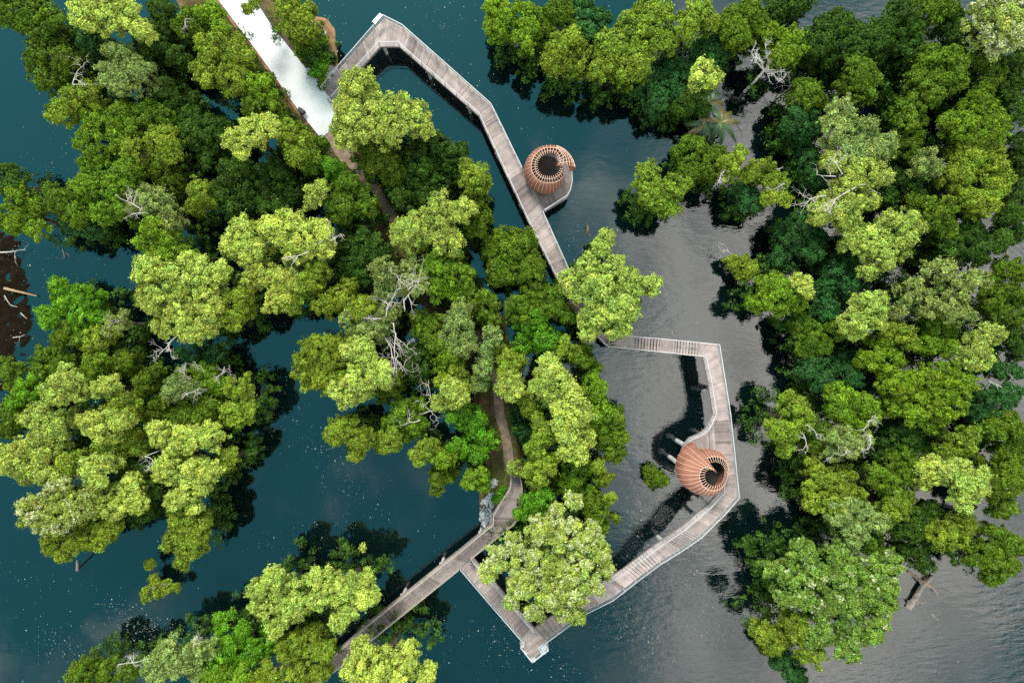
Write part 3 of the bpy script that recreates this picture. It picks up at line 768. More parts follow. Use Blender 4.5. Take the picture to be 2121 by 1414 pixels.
# ------------------------------------------------------------------ trees
# kind, lobes of the crown as "x y r" in photo pixels (turned into metres at the crown's real height), where it stands, [options]
TREES = [
# ---- upper left, around the concrete path
("M","20 18 48;82 38 48;60 10 40","filling the upper left corner of the photo"),
("L","178 20 46;250 30 45;292 60 26;215 5 40","with drooping sprays, third along the top edge from the upper left corner"),
("M","95 105 46;130 130 40;92 165 30;70 125 28","leaning over the blue creek below the upper left corner"),
("P","245 118 38;285 150 40;225 152 38;252 178 30","with fluffy crown standing over the dark gap near the upper left corner",{"dead":[(150,175,40,2.0)]}),
("O","150 207 36;120 230 30;182 192 28","hanging lowest over the creek, just below the fluffy pale one"),
("T","188 72 32;205 95 24;230 100 24","half hidden in shade below the top edge sprays"),
("D","318 75 42;335 30 38;305 108 36;360 110 30","in deep shade between the pale fluffy crown and the path trees"),
("M","393 42 36;412 62 24;375 60 24","carrying one white bare twig, near the top edge left of the path",{"dead":[(384,52,100,1.6)]}),
("B","438 22 26;454 56 22;468 90 16","narrow, hugging the left side of the concrete path at the top edge"),
("O","440 102 48;484 114 40;430 150 40;480 163 38;486 88 22;505 124 20","large dome of fine leaves beside the middle of the concrete path"),
("B","534 180 28;546 165 20;562 200 18;520 200 22","leafy and low, below the large dome beside the concrete path"),
("M","555 226 30;582 246 20;525 218 28;620 272 18","bordering the concrete path next to the black bin"),
("D","340 196 40;370 222 34;306 208 28;395 200 22","round and dim, beside the small blue water gap"),
("B","200 246 44;246 240 42;192 294 40;248 290 38","broad and sunlit, first big crown below the creekside olive tree"),
("O","330 282 38;345 310 32;272 312 30","knobbly crown inside the big left grove"),
("M","330 240 34;300 235 30;280 262 26","squeezed above the knobbly olive crown in the left grove"),
("D","412 278 46;432 322 35;395 250 35;455 262 30","sparse and dusky, in the middle of the left grove"),
("L","520 270 40;555 255 30;500 300 28;478 285 22","pale clump standing out between the path and the dusky sparse tree"),
("O","600 276 36;624 294 26;610 320 30;640 325 22","beside the foot of the concrete path where it turns to dirt"),
("B","205 356 48;250 382 42;170 390 34;230 432 42;270 345 28","widest crown of the left grove, facing the blue creek"),
("M","322 340 42;350 372 34;300 310 24","dense one touching the widest crown of the left grove"),
("D","490 356 44;520 402 38;480 422 36;455 390 28","shaded heap in the centre of the left grove"),
("D","570 368 44;560 428 38;600 400 30","shaded neighbour beside the central heap, toward the dirt trail"),
("O","410 396 32;400 426 24;432 412 22","small bright tuft among shaded crowns in the left grove"),
("P","318 420 38;350 450 34;300 402 24;275 430 18","with white bare branches poking out, lower end of the left grove",{"dead":[(290,432,170,2.6),(300,440,200,1.6)]}),
("V","690 346 26;672 338 18;706 355 16","small glowing crown beside the upper dirt trail"),
("L","653 400 26;640 420 18;665 385 16","small pale tuft left of the dirt trail"),
("M","640 330 32;665 300 22;700 390 24","low one filling the angle below the end of the concrete path"),
("M","735 408 42;700 430 38;760 430 28;720 375 26","bushy, on the left bank of the dirt trail at its middle"),
("B","35 412 32;22 455 34;66 432 22;70 475 26","at the left edge, above the dark reflection flat"),
("D","8 362 34;20 385 26","dim, cut by the left edge above the bright edge tree"),
("M","126 415 36;105 395 24;150 445 26","on the point between the creek and the left edge trees"),
("T","178 468 34;205 480 24;150 465 26","low over the creek below the widest crown of the left grove"),
("O","597 24 38;622 40 38;620 56 26;592 8 28;640 20 22;530 6 14;512 16 12","at the top edge on the water side of the concrete path"),
("M","626 72 25;614 72 18;642 68 22","shaded lower skirt between the top edge tree and the sand bank"),
# ---- around the upper boardwalk
("L","738 196 50;787 238 40;717 232 38;760 250 48;820 226 44;860 240 36;714 270 38;800 268 42;745 165 34;880 262 22","large and glowing, covering the start of the upper boardwalk"),
("D","900 310 46;930 350 44;862 350 44;905 385 36;948 318 28","dense dark dome above the strip of water inside the upper boardwalk"),
("O","985 370 36;968 345 22;1002 388 18","small rounded crown closest to the upper boardwalk's long straight run"),
("M","790 330 44;772 298 30;820 360 34;765 345 26","shaded below the large glowing tree at the boardwalk start"),
("D","872 402 40;832 412 30;815 395 24","in the hollow below the dense dark dome"),
("L","918 450 48;888 472 38;962 432 30;925 498 34;870 450 26","with broad crown mid spit, above the great round dome"),
("M","975 432 38;1000 446 22;985 470 26","filling in beside the pale broad crown, on the water side"),
("L","842 472 30;825 490 24;850 505 24","small pale crown at the lower end of the upper dirt trail"),
# ---- upper middle forest
("B","1040 22 40;1082 32 40;1030 58 28;1086 84 28;1100 55 26;1022 12 24","front tree at the top edge where the forest meets open water"),
("O","1170 95 42;1148 118 30;1190 130 32;1205 105 24","leaning over its own reflection, second right of the front tree"),
("M","1120 45 34;1158 25 38;1135 75 24","shaded, between the front tree and the leaning olive one"),
("T","1235 40 38;1205 18 34;1215 65 26","bluish clump at the top edge behind the leaning olive tree"),
("O","1310 60 48;1360 48 44;1320 108 44;1272 96 40;1345 15 36;1380 85 28","tall pale topped giant in the middle of the upper forest"),
("O","1262 122 40;1300 140 36;1242 140 28;1330 138 30","low branches spreading toward the open water below the tall giant"),
("T","1345 170 42;1390 195 44;1402 152 38;1360 210 30;1325 180 26","dark skirt overhanging black water below the tall giant"),
("O","1445 30 40;1420 60 30;1470 45 26","at the top edge, left of the white dead tree"),
("M","1545 32 46;1530 72 36;1572 50 30;1505 50 26","tall smooth crown above the white dead tree"),
("D","1640 8 38;1605 22 30;1670 2 24","cut by the top edge beside the grey pool"),
("T","1475 92 34;1452 100 22;1490 118 20","small dark one left of the white dead tree"),
("L","1461 145 32;1448 165 22;1478 158 20","small glowing crown just left of the dead tree's trunk"),
("D","1435 192 38;1420 216 28;1455 222 22;1405 225 22","low over the palms' left side"),
("B","1630 82 38;1600 68 26;1650 100 28;1622 112 26","yellow topped one right beside the white dead tree"),
# ---- bushes below the palms
("O","1345 366 34;1380 412 42;1350 400 28;1402 385 32;1330 385 18","standing alone in the water beyond the upper round pavilion"),
("M","1440 312 42;1472 342 38;1428 358 34;1490 318 24;1415 320 24","dense bush below the palms"),
("O","1520 335 28;1535 318 18;1512 360 20","with a brown bare side, right of the dense bush below the palms",{"dead":[(1500,355,230,1.6)]}),
("O","1572 355 30;1612 376 26;1595 345 20;1545 365 18","with flat crown and pale snapped limb, edge of the right forest",{"dead":[(1625,380,170,1.4)]}),
("T","1553 410 30;1535 400 20;1575 418 20","glossy low bush over black water below the flat crown"),
("O","1604 400 26;1622 412 18;1590 415 16","tuft beside the glossy low bush"),
# ---- upper right forest
("D","1745 46 38;1710 50 28;1770 60 28","top edge tree right of the grey pool"),
("D","1700 92 40;1675 110 24;1722 120 24","shaded crown right of the yellow topped tree"),
("D","1800 86 44;1770 100 30;1832 70 26;1815 115 24","deep green dome behind the grey pool, upper right forest"),
("M","1785 150 38;1765 175 30;1808 165 26;1795 195 26","golden flecked crown amid dark ones, upper right forest"),
("M","1675 198 36;1665 178 24;1695 215 22","rounded top lit from above, nearest the black gap below the dead tree"),
("T","1660 252 40;1640 270 24;1685 262 26;1665 285 22","dark lower half under the rounded lit top"),
("M","1930 130 46;1972 125 38;1935 182 42;1985 160 30;1905 155 28","biggest smooth dome of the upper right forest"),
("D","1870 74 44;1835 55 26;1895 105 28","shaded, up left of the biggest smooth dome"),
("M","1890 225 36;1880 255 26;1905 250 22","bright flecked narrow crown under the biggest smooth dome"),
("B","2042 230 44;1990 256 38;2066 262 38;2025 275 30;2030 200 24","with large glossy leaves, near the right edge"),
("W","2060 25 46;2102 62 44;2040 62 38;2115 20 30","whitish flowering crown in the upper right corner"),
("M","1935 12 38;1965 20 28;1905 8 26","at the top edge left of the whitish flowering corner tree"),
("M","2030 118 40;2062 150 36;2045 180 26","below the whitish flowering corner tree"),
("P","1750 225 36;1736 265 38;1790 265 34;1820 310 40;1772 308 38;1845 295 22","tall feathery column in the right forest"),
("L","1730 332 30;1790 350 40;1826 362 28;1760 375 26","pale crown tangled with white bare branches, under the feathery column",{"dead":[(1760,395,195,3.2),(1765,392,40,3.0),(1745,360,120,2.4),(1730,365,160,1.8)]}),
("T","1685 340 36;1672 318 22;1695 368 26","dark upright crown left of the white bare branches"),
("L","1745 420 46;1790 412 36;1702 440 30;1760 450 30","pale crown just below the white bare branches",{"dead":[(1710,405,200,3.0)]}),
("D","1862 380 44;1840 410 28;1890 395 26","shaded, right of the white bare branches"),
("M","1875 300 34;1900 285 22;1895 320 22","shaded narrow crown right of the feathery column"),
("P","1925 325 32;1910 345 22;1940 350 22","dull thin crown in the shade of the upper right forest",{"sparse":0.6}),
("O","2010 316 42;2052 310 36;1990 360 40;2062 370 44;2040 420 42;2000 405 28;2070 340 24","large sunlit crown close to the right edge, upper half"),
("D","1885 28 36;1900 50 24;1860 14 24","dim crown at the top edge over dark water, upper right forest"),
("D","1992 66 34;1978 40 26;2005 95 22","dim narrow crown left of the whitish flowering corner tree"),
("D","2088 190 34;2072 165 24;2110 165 26","dim crown between the flowering corner tree and the glossy leaved tree"),
("D","2112 345 42;2100 400 36;2110 300 28","shaded strip along the right edge, upper half"),
("M","1930 440 38;1905 420 24;1960 470 28;1970 430 20","in the middle of the right forest, under the large sunlit crown"),
("D","2108 470 40;2095 440 28;2075 500 28","dim crown at the right edge, just above mid height"),
("D","2010 492 44;1972 505 34;2040 520 28;1990 530 24","broad dim crown in the middle right forest"),
("D","2110 130 36;2095 200 32;2112 235 30","dim crown at the right edge beside the glossy leaved tree"),
# ---- left middle
("L","505 480 38;488 514 32;530 514 36;475 500 22","first of the pale grove left of the spit, topmost"),
("L","590 472 48;642 492 44;670 516 28;612 520 40;560 465 28;665 475 24","with a thicket of white twigs, pale grove left of the spit",{"dead":[(640,520,240,2.4),(660,505,70,2.2),(685,498,60,1.6)]}),
("L","540 570 40;592 580 40;575 622 36;520 545 30","lower rim of the pale grove, over black water"),
("O","635 582 36;600 618 32;660 560 28;650 610 22","shaded lower right of the pale grove"),
("B","340 495 38;326 535 32;370 530 32;318 470 26;295 505 22","above the very pale domed tree on the left creek"),
("L","306 560 38;360 574 46;420 580 44;395 545 34;445 560 26","very pale and domed, upper half of the cluster on the left creek"),
("L","312 620 36;370 642 48;430 640 44;390 688 34;342 672 34;300 600 22;425 680 24","very pale and domed, lower half of the cluster on the left creek",{"dead":[(355,705,250,1.8),(348,712,280,1.4)]}),
("O","488 630 38;478 662 26;505 605 24","right flank of the very pale domed cluster"),
("V","130 616 38;176 620 38;100 656 28;165 660 32;196 655 24;118 590 20","vivid, beside the dark reflection flat"),
("M","140 690 30;165 700 22;120 700 20","just below the vivid one beside the dark reflection flat"),
("P","235 665 26;255 655 18;222 685 18","thin and see-through over the dark left creek",{"sparse":0.5,"dead":[(222,668,30,1.4)]}),
("O","195 706 32;218 692 24;190 728 24","second crown below the vivid one, leaning toward the dark creek"),
("M","100 736 30;140 740 30;84 768 28;120 760 26","below the dark reflection flat, left side"),
("M","250 750 32;228 770 26;270 765 22","rounded bush above the shaded creek, left side"),
("B","190 752 30;188 785 28;215 790 24","between the rounded bush and the pale grey crown, left side"),
("L","130 796 38;110 818 28;155 810 28;135 770 24","pale grey green dome in the lower left grove"),
("V","50 810 30;35 835 26;65 790 20","lower left grove, near the left edge beside the pale dome"),
("M","28 858 36;15 890 26;50 870 22","at the left edge in the lower left grove"),
("L","218 800 26;235 820 22;205 815 18","small pale crown right of the pale grey green dome"),
("O","250 840 32;270 858 22;228 848 20","small olive crown inside the lower left grove"),
("L","70 862 32;110 886 34;130 866 24;90 898 26","pale one with two humps, lower left grove"),
("L","200 876 36;245 870 28;225 900 24;175 870 24","pale crown at the heart of the lower left grove"),
("T","385 735 32;440 735 28;410 755 26","thin dark crown showing water through it, below the very pale cluster",{"sparse":0.5}),
("M","300 792 28;320 772 20;290 812 20","shaded bush left of the grey twig thicket"),
("P","370 800 36;350 815 24;395 812 24","grey twig thicket crown above the creek bend",{"dead":[(385,818,20,1.8),(375,795,80,1.8)]}),
("B","430 785 34;455 800 24;410 770 22","with white antler like twigs, at the creek bend",{"dead":[(460,775,60,2.0),(465,760,250,1.8),(422,770,90,1.4)]}),
("O","490 802 34;500 832 28;480 862 34;510 850 18","pointing furthest into the teal creek bend"),
("M","330 842 36;310 860 24;350 865 24","shaded crown below the grey twig thicket"),
("M","400 858 42;430 845 28;375 875 28;440 875 24","broad middle crown below the creek bend twigs"),
("L","330 900 34;382 910 38;430 905 34;360 930 26","bright band of three humps, lower left grove near the creek",{"dead":[(300,945,15,2.0)]}),
("O","270 908 28;255 930 24;290 930 20","left of the bright three humped band"),
("O","230 938 34;205 925 22","dull crown under the heart of the lower left grove"),
("L","60 925 38;110 932 34;22 946 34;85 950 28","wide pale crown by the left edge, lower left grove"),
("M","20 772 26;8 755 20","small shrub like crown on the dark reflection flat at the left edge"),
# ---- the spit, middle
("O","672 630 32;710 620 38;745 640 34;720 595 22","over the dark water gap left of the spit"),
("P","735 662 48;770 682 40;800 650 30;760 640 30","bleached crown with masses of white bare branches on the spit",{"dead":[(800,655,90,2.6),(815,670,300,3.2),(820,690,260,3.4),(810,720,270,3.0),(795,660,200,2.2),(825,735,250,2.2),(800,640,60,2.0)]}),
("O","650 722 38;640 770 42;690 735 44;680 790 40;625 745 22","broad creekside crown left of the white bare branches"),
("L","740 732 42;745 790 44;782 778 36;722 826 28;700 810 26;765 750 28","sunlit crown below the white bare branches, facing the creek"),
("M","808 802 28;795 820 20;815 780 18","small dark neighbour beside the sunlit creekside crown"),
("O","715 892 38;742 912 34;690 905 24;735 940 20","lone rounded crown standing in the creek below the spit"),
("O","805 910 28;790 925 18;820 922 16","small bush right of the lone rounded creek crown"),
("B","830 852 32;816 880 30;856 882 30;862 845 24;840 900 22","with dead fingers reaching over it, lower spit",{"dead":[(880,855,30,2.6),(890,830,60,2.4),(870,870,190,2.2)]}),
("L","945 820 28;912 832 24;930 800 20","pale tip beside the dead fingers, lower spit"),
("V","975 870 36;950 860 26;985 895 24","glowing round crown left of the lower dirt trail"),
("V","975 925 38;1010 915 26;950 930 26;990 945 22","second glowing crown left of the lower dirt trail, closer to the rocks"),
("O","885 930 32;865 945 22;905 945 20","small olive crown at the spit's lower left shore"),
("O","845 484 28;870 500 22;830 465 20","pale small crown below the upper dirt trail end"),
("P","790 560 34;830 575 38;866 585 28;800 600 28;850 550 24","thin crown with a long pale bare stem on the spit",{"sparse":0.6,"dead":[(838,640,80,3.4),(845,600,60,2.2),(840,590,110,2.0)]}),
("B","920 530 44;950 570 38;910 592 36;885 560 28;945 610 22","left of the great round dome"),
("M","1060 510 54;1040 560 44;1095 555 44;1025 515 34;1090 505 30;1110 590 26","great round dome beside the boardwalk's lower straight run"),
("D","780 522 34;750 490 30;745 535 30;720 500 24","shaded crowns between the pale grove and the spit"),
("D","720 560 32;750 570 26;735 590 20","dark crown beside the small blue gap on the spit"),
("M","1000 632 36;970 610 28;1015 660 24","shaded crown just below the great round dome"),
("M","1110 622 44;1070 640 34;1150 612 28;1135 645 26","dim crown between the great dome and the island tree"),
("P","945 670 36;960 712 30;930 702 26;955 640 24","dry looking crown in the middle of the spit"),
("V","1100 690 40;1132 702 32;1080 715 26;1115 660 24","vivid crown below the dim one on the spit's water side"),
("P","1020 696 26;1010 715 18","thin wisp of leaves over the brown clearing",{"sparse":0.5}),
("M","890 682 38;870 660 26;905 710 26","shaded crown right of the white bare branches"),
("B","930 736 32;920 760 24;945 755 20","bright little crown in the middle of the spit, below the shaded one"),
("D","870 756 38;850 735 26;885 785 24","dark crown right of the sunlit creekside crown"),
("O","940 778 34;960 795 22;920 790 20","olive crown above the lower dirt trail, left side"),
("P","1000 766 28;992 795 22;1010 740 22","brownish thin crown overhanging the lower dirt trail's top",{"sparse":0.6}),
("O","1055 756 32;1040 735 22;1075 745 20","olive crown between the vivid one and the small pale ball"),
("L","1057 798 32;1048 780 20;1072 808 18","small pale ball crown at the head of the lower dirt trail"),
("L","1140 780 42;1120 802 30;1152 815 34;1135 750 24","tall pale crown, topmost of the bright row right of the lower trail"),
("L","1185 815 30;1200 856 34;1176 890 36;1190 930 36;1215 900 22;1165 850 26","long, the middle of the bright row right of the lower trail"),
("O","1100 842 26;1085 825 18;1110 860 18","small crown beside the lower dirt trail, right side"),
("O","1160 716 32;1185 730 22;1145 735 18","olive crown on the spit's water side, above the tall pale one"),
("M","1205 740 30;1225 760 22","rounded shoulder of the spit facing the railed loop"),
("B","1235 808 32;1242 850 32;1225 785 22;1250 880 24","green wall along the water opposite the loop's enclosed pool"),
("M","1270 870 34;1280 905 26;1272 935 28;1255 910 24","outermost bulge toward the enclosed pool"),
("T","1085 865 26;1080 890 20;1095 905 18","dark narrow crown hugging the lower dirt trail"),
("O","1125 905 30;1110 936 28;1140 940 24;1120 880 20","olive crown in the middle of the lower spit"),
("L","1255 495 22;1245 516 24;1222 550 30;1270 556 38;1190 590 38;1240 600 46;1300 590 42;1350 590 26;1290 640 42;1240 650 44;1218 688 26;1285 678 32;1175 575 22","spreading pale crown hiding the gap between the two boardwalks"),
("M","1162 640 24;1178 655 18","small shaded crown tucked under the island tree"),
# ---- right forest, middle
("O","1535 552 28;1515 545 20;1560 556 22;1545 570 18","small island bush with a bare twig in the grey water",{"h":3.0,"dead":[(1520,530,150,1.6)]}),
("T","1650 495 42;1682 520 36;1622 535 30;1660 468 34;1690 490 24","broad bluish crown on the grey water's right shore"),
("L","1780 490 40;1822 502 42;1870 498 40;1835 532 34;1802 560 20;1880 460 38;1845 455 26","great pale crown, brightest of the middle right forest"),
("T","1745 560 40;1720 590 34;1765 590 26","dark dip below the great pale crown"),
("B","1600 592 34;1640 602 32;1580 625 28;1620 632 24;1655 630 20","green bush at the water, below the small island bush"),
("L","1664 592 24;1650 580 16;1672 605 16","little glowing top behind the green waterside bush"),
("P","1950 560 38;1992 590 40;2030 580 30;1890 602 30;1920 632 32;1970 642 30;2002 652 28;1868 640 24","wide loose crown of grey green tufts in the right forest",{"sparse":0.55}),
("L","1800 632 36;1770 665 30;1816 656 28;1776 686 24;1825 620 20","soft mint coloured crown, middle right forest"),
("T","1715 640 30;1735 660 22;1700 660 20","dark filler left of the mint coloured crown"),
("M","1675 690 34;1705 716 26;1670 722 24;1660 670 20","neat bush casting a black reflection on the right shore"),
("M","1722 676 20;1740 690 16","small knob right of the neat shore bush"),
("T","1690 760 34;1740 756 34;1765 785 26;1710 790 28;1665 770 20","glossy leaved dark shore tree, second below the neat bush"),
("B","1826 730 40;1800 746 28;1860 745 26;1835 765 22","yellow tipped crown right of the glossy shore tree"),
("B","1945 690 38;1962 710 28;1925 716 28;1935 660 22","domed crown, middle right forest"),
("O","1865 690 30;1845 680 20;1890 710 20","thin olive crown between the mint one and the bright dome"),
("L","2030 720 34;2060 690 28;2020 746 24;2045 745 22","pale puffy crown close to the right edge, mid height"),
("B","1870 800 42;1920 790 40;1965 776 34;1900 846 40;1960 840 42;2000 800 34;1850 840 28;1930 880 22","huge spread of sunlit green, lower middle right forest"),
("O","1650 848 34;1670 870 26;1612 890 26;1640 892 26;1630 932 22;1635 825 20","reaching left over the grey water, beside its murky reflection",{"dead":[(1665,900,280,1.8),(1672,880,300,1.6)]}),
("B","1750 840 40;1790 840 34;1770 876 30;1735 815 26;1810 865 22","behind the one reaching over the grey water"),
("P","1745 912 38;1770 925 26;1730 935 24;1790 905 22","with a curling pale dead limb, lower right forest",{"dead":[(1790,888,10,2.4),(1800,900,300,2.0),(1755,930,260,1.8)]}),
("M","1700 890 26;1690 930 28;1712 915 22","shaded low crown left of the curling dead limb"),
("O","1990 926 40;1965 940 28;2010 905 26","domed olive crown, lower right forest"),
("D","1870 905 44;1840 935 34;1905 930 34;1890 955 26","shaded hollow below the huge sunlit spread"),
("T","2070 830 42;2035 850 30;2095 815 26","dark crown under a fallen grey trunk near the right edge",{"dead":[(2050,790,330,3.6),(2095,800,290,2.6)]}),
("M","2085 872 34;2060 895 28;2105 890 24","sunlit crown below the fallen grey trunk at the right edge"),
("M","2100 912 36;2108 945 28","right edge crown beside the lower right grove"),
("M","2080 592 38;2102 560 34;2060 620 26","right edge crown next to the loose grey green tufts"),
("M","2100 655 34;2060 650 26;2110 620 24","right edge crown just below the loose grey green tufts"),
("D","2110 720 38;2095 690 26","dark right edge crown above the narrow water gap"),
("T","2082 768 22;2105 772 18;2060 760 16","low bush across the narrow water gap at the right edge"),
# ---- lower left
("L","50 970 38;25 962 30;85 985 28","pale corner of the lower left grove at the left edge"),
("O","140 965 36;165 950 24;120 950 22","pale olive crown between the left edge and the flowering tree"),
("W","120 1012 36;70 1060 40;120 1070 44;160 1050 38;90 1090 30;50 1050 24","dusty crown with whitish blossom on top, lower left grove"),
("O","110 1130 34;160 1120 36;200 1110 34;130 1150 20;226 1090 26;175 1085 28","dangling over the teal channel at the bottom of the lower left grove"),
("L","195 985 36;216 960 24;180 965 24","pale hump right of the whitish blossom"),
("L","200 1035 36;260 1020 38;280 1045 26;235 1056 28;270 1000 26","broad pale crown right of the whitish blossom"),
("D","285 980 38;310 1010 30;300 1060 26;260 975 26","shaded olive hollow inside the lower left grove"),
("L","345 975 38;400 975 38;430 975 28;390 1015 34;360 1040 24;395 1050 20;420 1000 24","bright outer crown facing the open teal water"),
("O","465 955 26;478 940 18;450 970 18","small outer tip above the bright outer crown"),
("O","375 1076 38;400 1090 34;360 1120 36;396 1135 32;375 1165 22;415 1110 20","drooping low limb crown at the tail of the lower left grove"),
("O","310 1170 14;320 1206 20;305 1230 20;345 1212 16;365 1216 12;330 1225 14","wispy floating spray, lowest of the lower left grove",{"h":2.2,"sparse":0.8,"dead":[(320,1215,50,1.2)]}),
# ---- bottom
("L","560 1200 26;535 1222 24;590 1230 40;545 1262 36;600 1270 38;570 1302 24;620 1250 28","leftmost of the two pale crowns above the bottom edge"),
("L","660 1200 28;690 1226 38;740 1220 36;760 1240 26;720 1266 28;700 1290 26;660 1240 28","touching the lower boardwalk, second of the pale bottom crowns"),
("V","460 1290 26;480 1340 34;520 1350 38;450 1370 28;545 1345 26;500 1310 24","vivid hedge like crown at the bottom edge"),
("O","635 1340 38;600 1346 34;672 1350 26;650 1315 24","dry olive crown between the pale ones and the bottom edge"),
("P","340 1350 28;320 1390 34;370 1380 34;400 1350 26;430 1352 24;410 1390 24","feathery crown with bare twigs at the bottom edge",{"dead":[(285,1370,150,2.0),(400,1340,60,1.4)]}),
("M","175 1375 24;160 1402 30;220 1400 30;262 1395 26;195 1390 24","first along the bottom edge from the lower left corner"),
("B","440 1402 34;490 1405 34;460 1395 24","cut by the bottom edge below the vivid hedge"),
("O","560 1392 38;620 1396 34;660 1395 28;530 1405 24","cut by the bottom edge, olive row above the boardwalk end"),
("L","750 1345 28;735 1386 38;790 1370 34;840 1366 36;830 1400 36;880 1402 26;780 1405 34","pale crown at the bottom edge, across the lower boardwalk"),
# ---- around the lower boardwalk
("W","1190 1040 20;1150 1070 26;1120 1102 36;1170 1110 44;1220 1112 38;1060 1132 30;1030 1160 32;1010 1190 24;1090 1160 42;1140 1170 50;1200 1170 46;1245 1150 30;1254 1180 22;1080 1210 38;1130 1230 40;1190 1225 38;1230 1215 28;1060 1246 18;1105 1270 22;1170 1266 32;1196 1276 20","great flowering crown spreading over the V of the lower boardwalks"),
("V","1110 1050 36;1078 1066 18;1126 1030 26","vivid clump above the great flowering crown"),
("O","1115 990 32;1132 965 26;1100 975 22","rounded crown right of the lower boardwalk's start"),
("B","1186 990 34;1190 952 28;1165 1005 22;1210 970 24","green crown between the bright row and the great flowering crown"),
("O","1250 990 24;1265 1030 14;1240 965 18","thin outer tuft at the spit's lower water edge"),
("M","1235 1055 36;1220 1030 26;1245 1090 22;1205 1045 20","shaded shoulder right of the great flowering crown"),
("B","985 990 28;1000 1005 18;970 1000 18","leafy bush on the shore left of the rocks"),
("M","905 990 22;930 978 24;905 1015 16","low shore bush, furthest left below the spit"),
("B","920 952 24;935 940 18","leafy bush just above the low shore bush"),
# ---- lower right
("O","1700 990 38;1750 1000 38;1690 1036 28;1730 1040 36;1776 1025 24;1690 965 22","first big crown above the dark bay, lower right"),
("P","1740 1066 34;1790 1070 38;1770 1105 36;1820 1082 28;1760 1045 22","with a silvery patch, over the dark bay's top, lower right"),
("M","1800 1130 24;1832 1150 20;1815 1115 18","thin crown bridging to the big island crown, lower right"),
("M","1870 970 42;1832 990 36;1900 985 26;1850 1015 28","shaded mound behind the first big crown, lower right"),
("L","1930 980 30;1945 960 20;1915 1000 20","pale hump left of the mint crown, lower right"),
("L","1990 985 38;2020 1010 34;2000 1036 26;2035 985 22","minty pale crown, lower right forest"),
("M","2080 962 40;2075 1010 40;2080 1050 30;2110 990 30","right edge crown below mid height, beside the minty one"),
("O","1860 1050 34;1840 1075 24;1880 1030 20","olive crown right of the silvery patch, lower right"),
("D","1880 1096 38;1920 1100 36;1900 1070 28;1935 1060 26","shaded crown facing the lower right bay"),
("O","1985 1100 36;1960 1120 30;2002 1085 24","golden edged crown above the open lower right water"),
("D","1900 1155 30;1885 1140 22;1920 1170 20","dark knob pointing at the driftwood log"),
("M","2065 1120 38;2040 1155 36;2080 1170 36;2060 1192 26;2100 1130 28","last crown of the forest above the lower right corner"),
("X","1670 1150 32;1640 1190 30;1690 1190 36;1605 1180 24;1740 1152 34;1750 1192 40;1800 1190 36;1850 1172 28;1840 1212 36;1660 1236 34;1710 1250 40;1762 1250 42;1830 1250 34;1625 1240 26;1800 1230 30;1700 1310 38;1760 1310 40;1810 1300 34;1760 1352 28","huge domed island crown beside the driftwood log"),
("O","1650 1300 36;1600 1342 24;1580 1312 26;1680 1350 36;1625 1320 24","left foot of the huge island crown"),
("T","1640 1382 32;1652 1402 26;1615 1370 22","dark leafy skirt under the huge island crown near the bottom edge"),
]
SHRUBS = [
("M","1357 988 24;1345 980 14;1372 995 14","small shrub standing alone in the enclosed pool beside the lower pavilion",{"h":1.8}),
("O","1274 1072 11","tiny sprig in the water between the flowering crown and the loop",{"h":0.8,"sparse":0.8}),
("V","662 138 22;652 150 13;672 128 14","low shrub among pale rocks beside the concrete path",{"h":2.6}),
("B","672 170 11;669 178 7","small tuft between the rocks and the boardwalk's first rail",{"h":1.6}),
("V","1036 1024 11;1030 1034 9;1042 1014 8","small shrub against the bent rail of the lower boardwalk",{"h":2.0}),
("L","1064 962 14;1072 975 9;1058 975 8","leafy spray over the first planks of the lower boardwalk",{"h":3.6,"sparse":0.6}),
("O","622 110 16;632 122 12;640 118 10","dry low shrub between the concrete path and the sand bank",{"h":1.4}),
("B","20 800 16;35 808 12;48 800 10","low green weeds on the dark reflection flat by the left edge",{"h":1.2,"sparse":0.7}),
("L","751 1134 7","tiny pale sprig floating in the dark reflection above the lower boardwalk",{"h":0.4,"sparse":0.8}),
]
# ------------------------------------------------------------------ foliage
KIND = {  # albedo of the leaves, usual height of the crown's top, words
 'L': ((0.264, 0.344, 0.056), 9.5, 'pale lime'), 'B': ((0.102, 0.183, 0.009), 7.6, 'bright green'), 'M': ((0.069, 0.122, 0.007), 6.6, 'mid green'),
 'D': ((0.032, 0.072, 0.007), 6.0, 'dark green'), 'O': ((0.136, 0.200, 0.016), 8.2, 'olive green'), 'T': ((0.027, 0.090, 0.020), 5.4, 'deep bluish green'),
 'W': ((0.215, 0.285, 0.050), 9.8, 'blossoming lime green'), 'X': ((0.115, 0.195, 0.028), 9.6, 'mottled green'), 'V': ((0.078, 0.205, 0.009), 6.8, 'vivid green'),
 'P': ((0.158, 0.222, 0.055), 8.8, 'greyish green')}
SMOOTH = {'M': 0.24, 'D': 0.24, 'T': 0.22, 'B': 0.30, 'V': 0.28}        # how rough the dome is

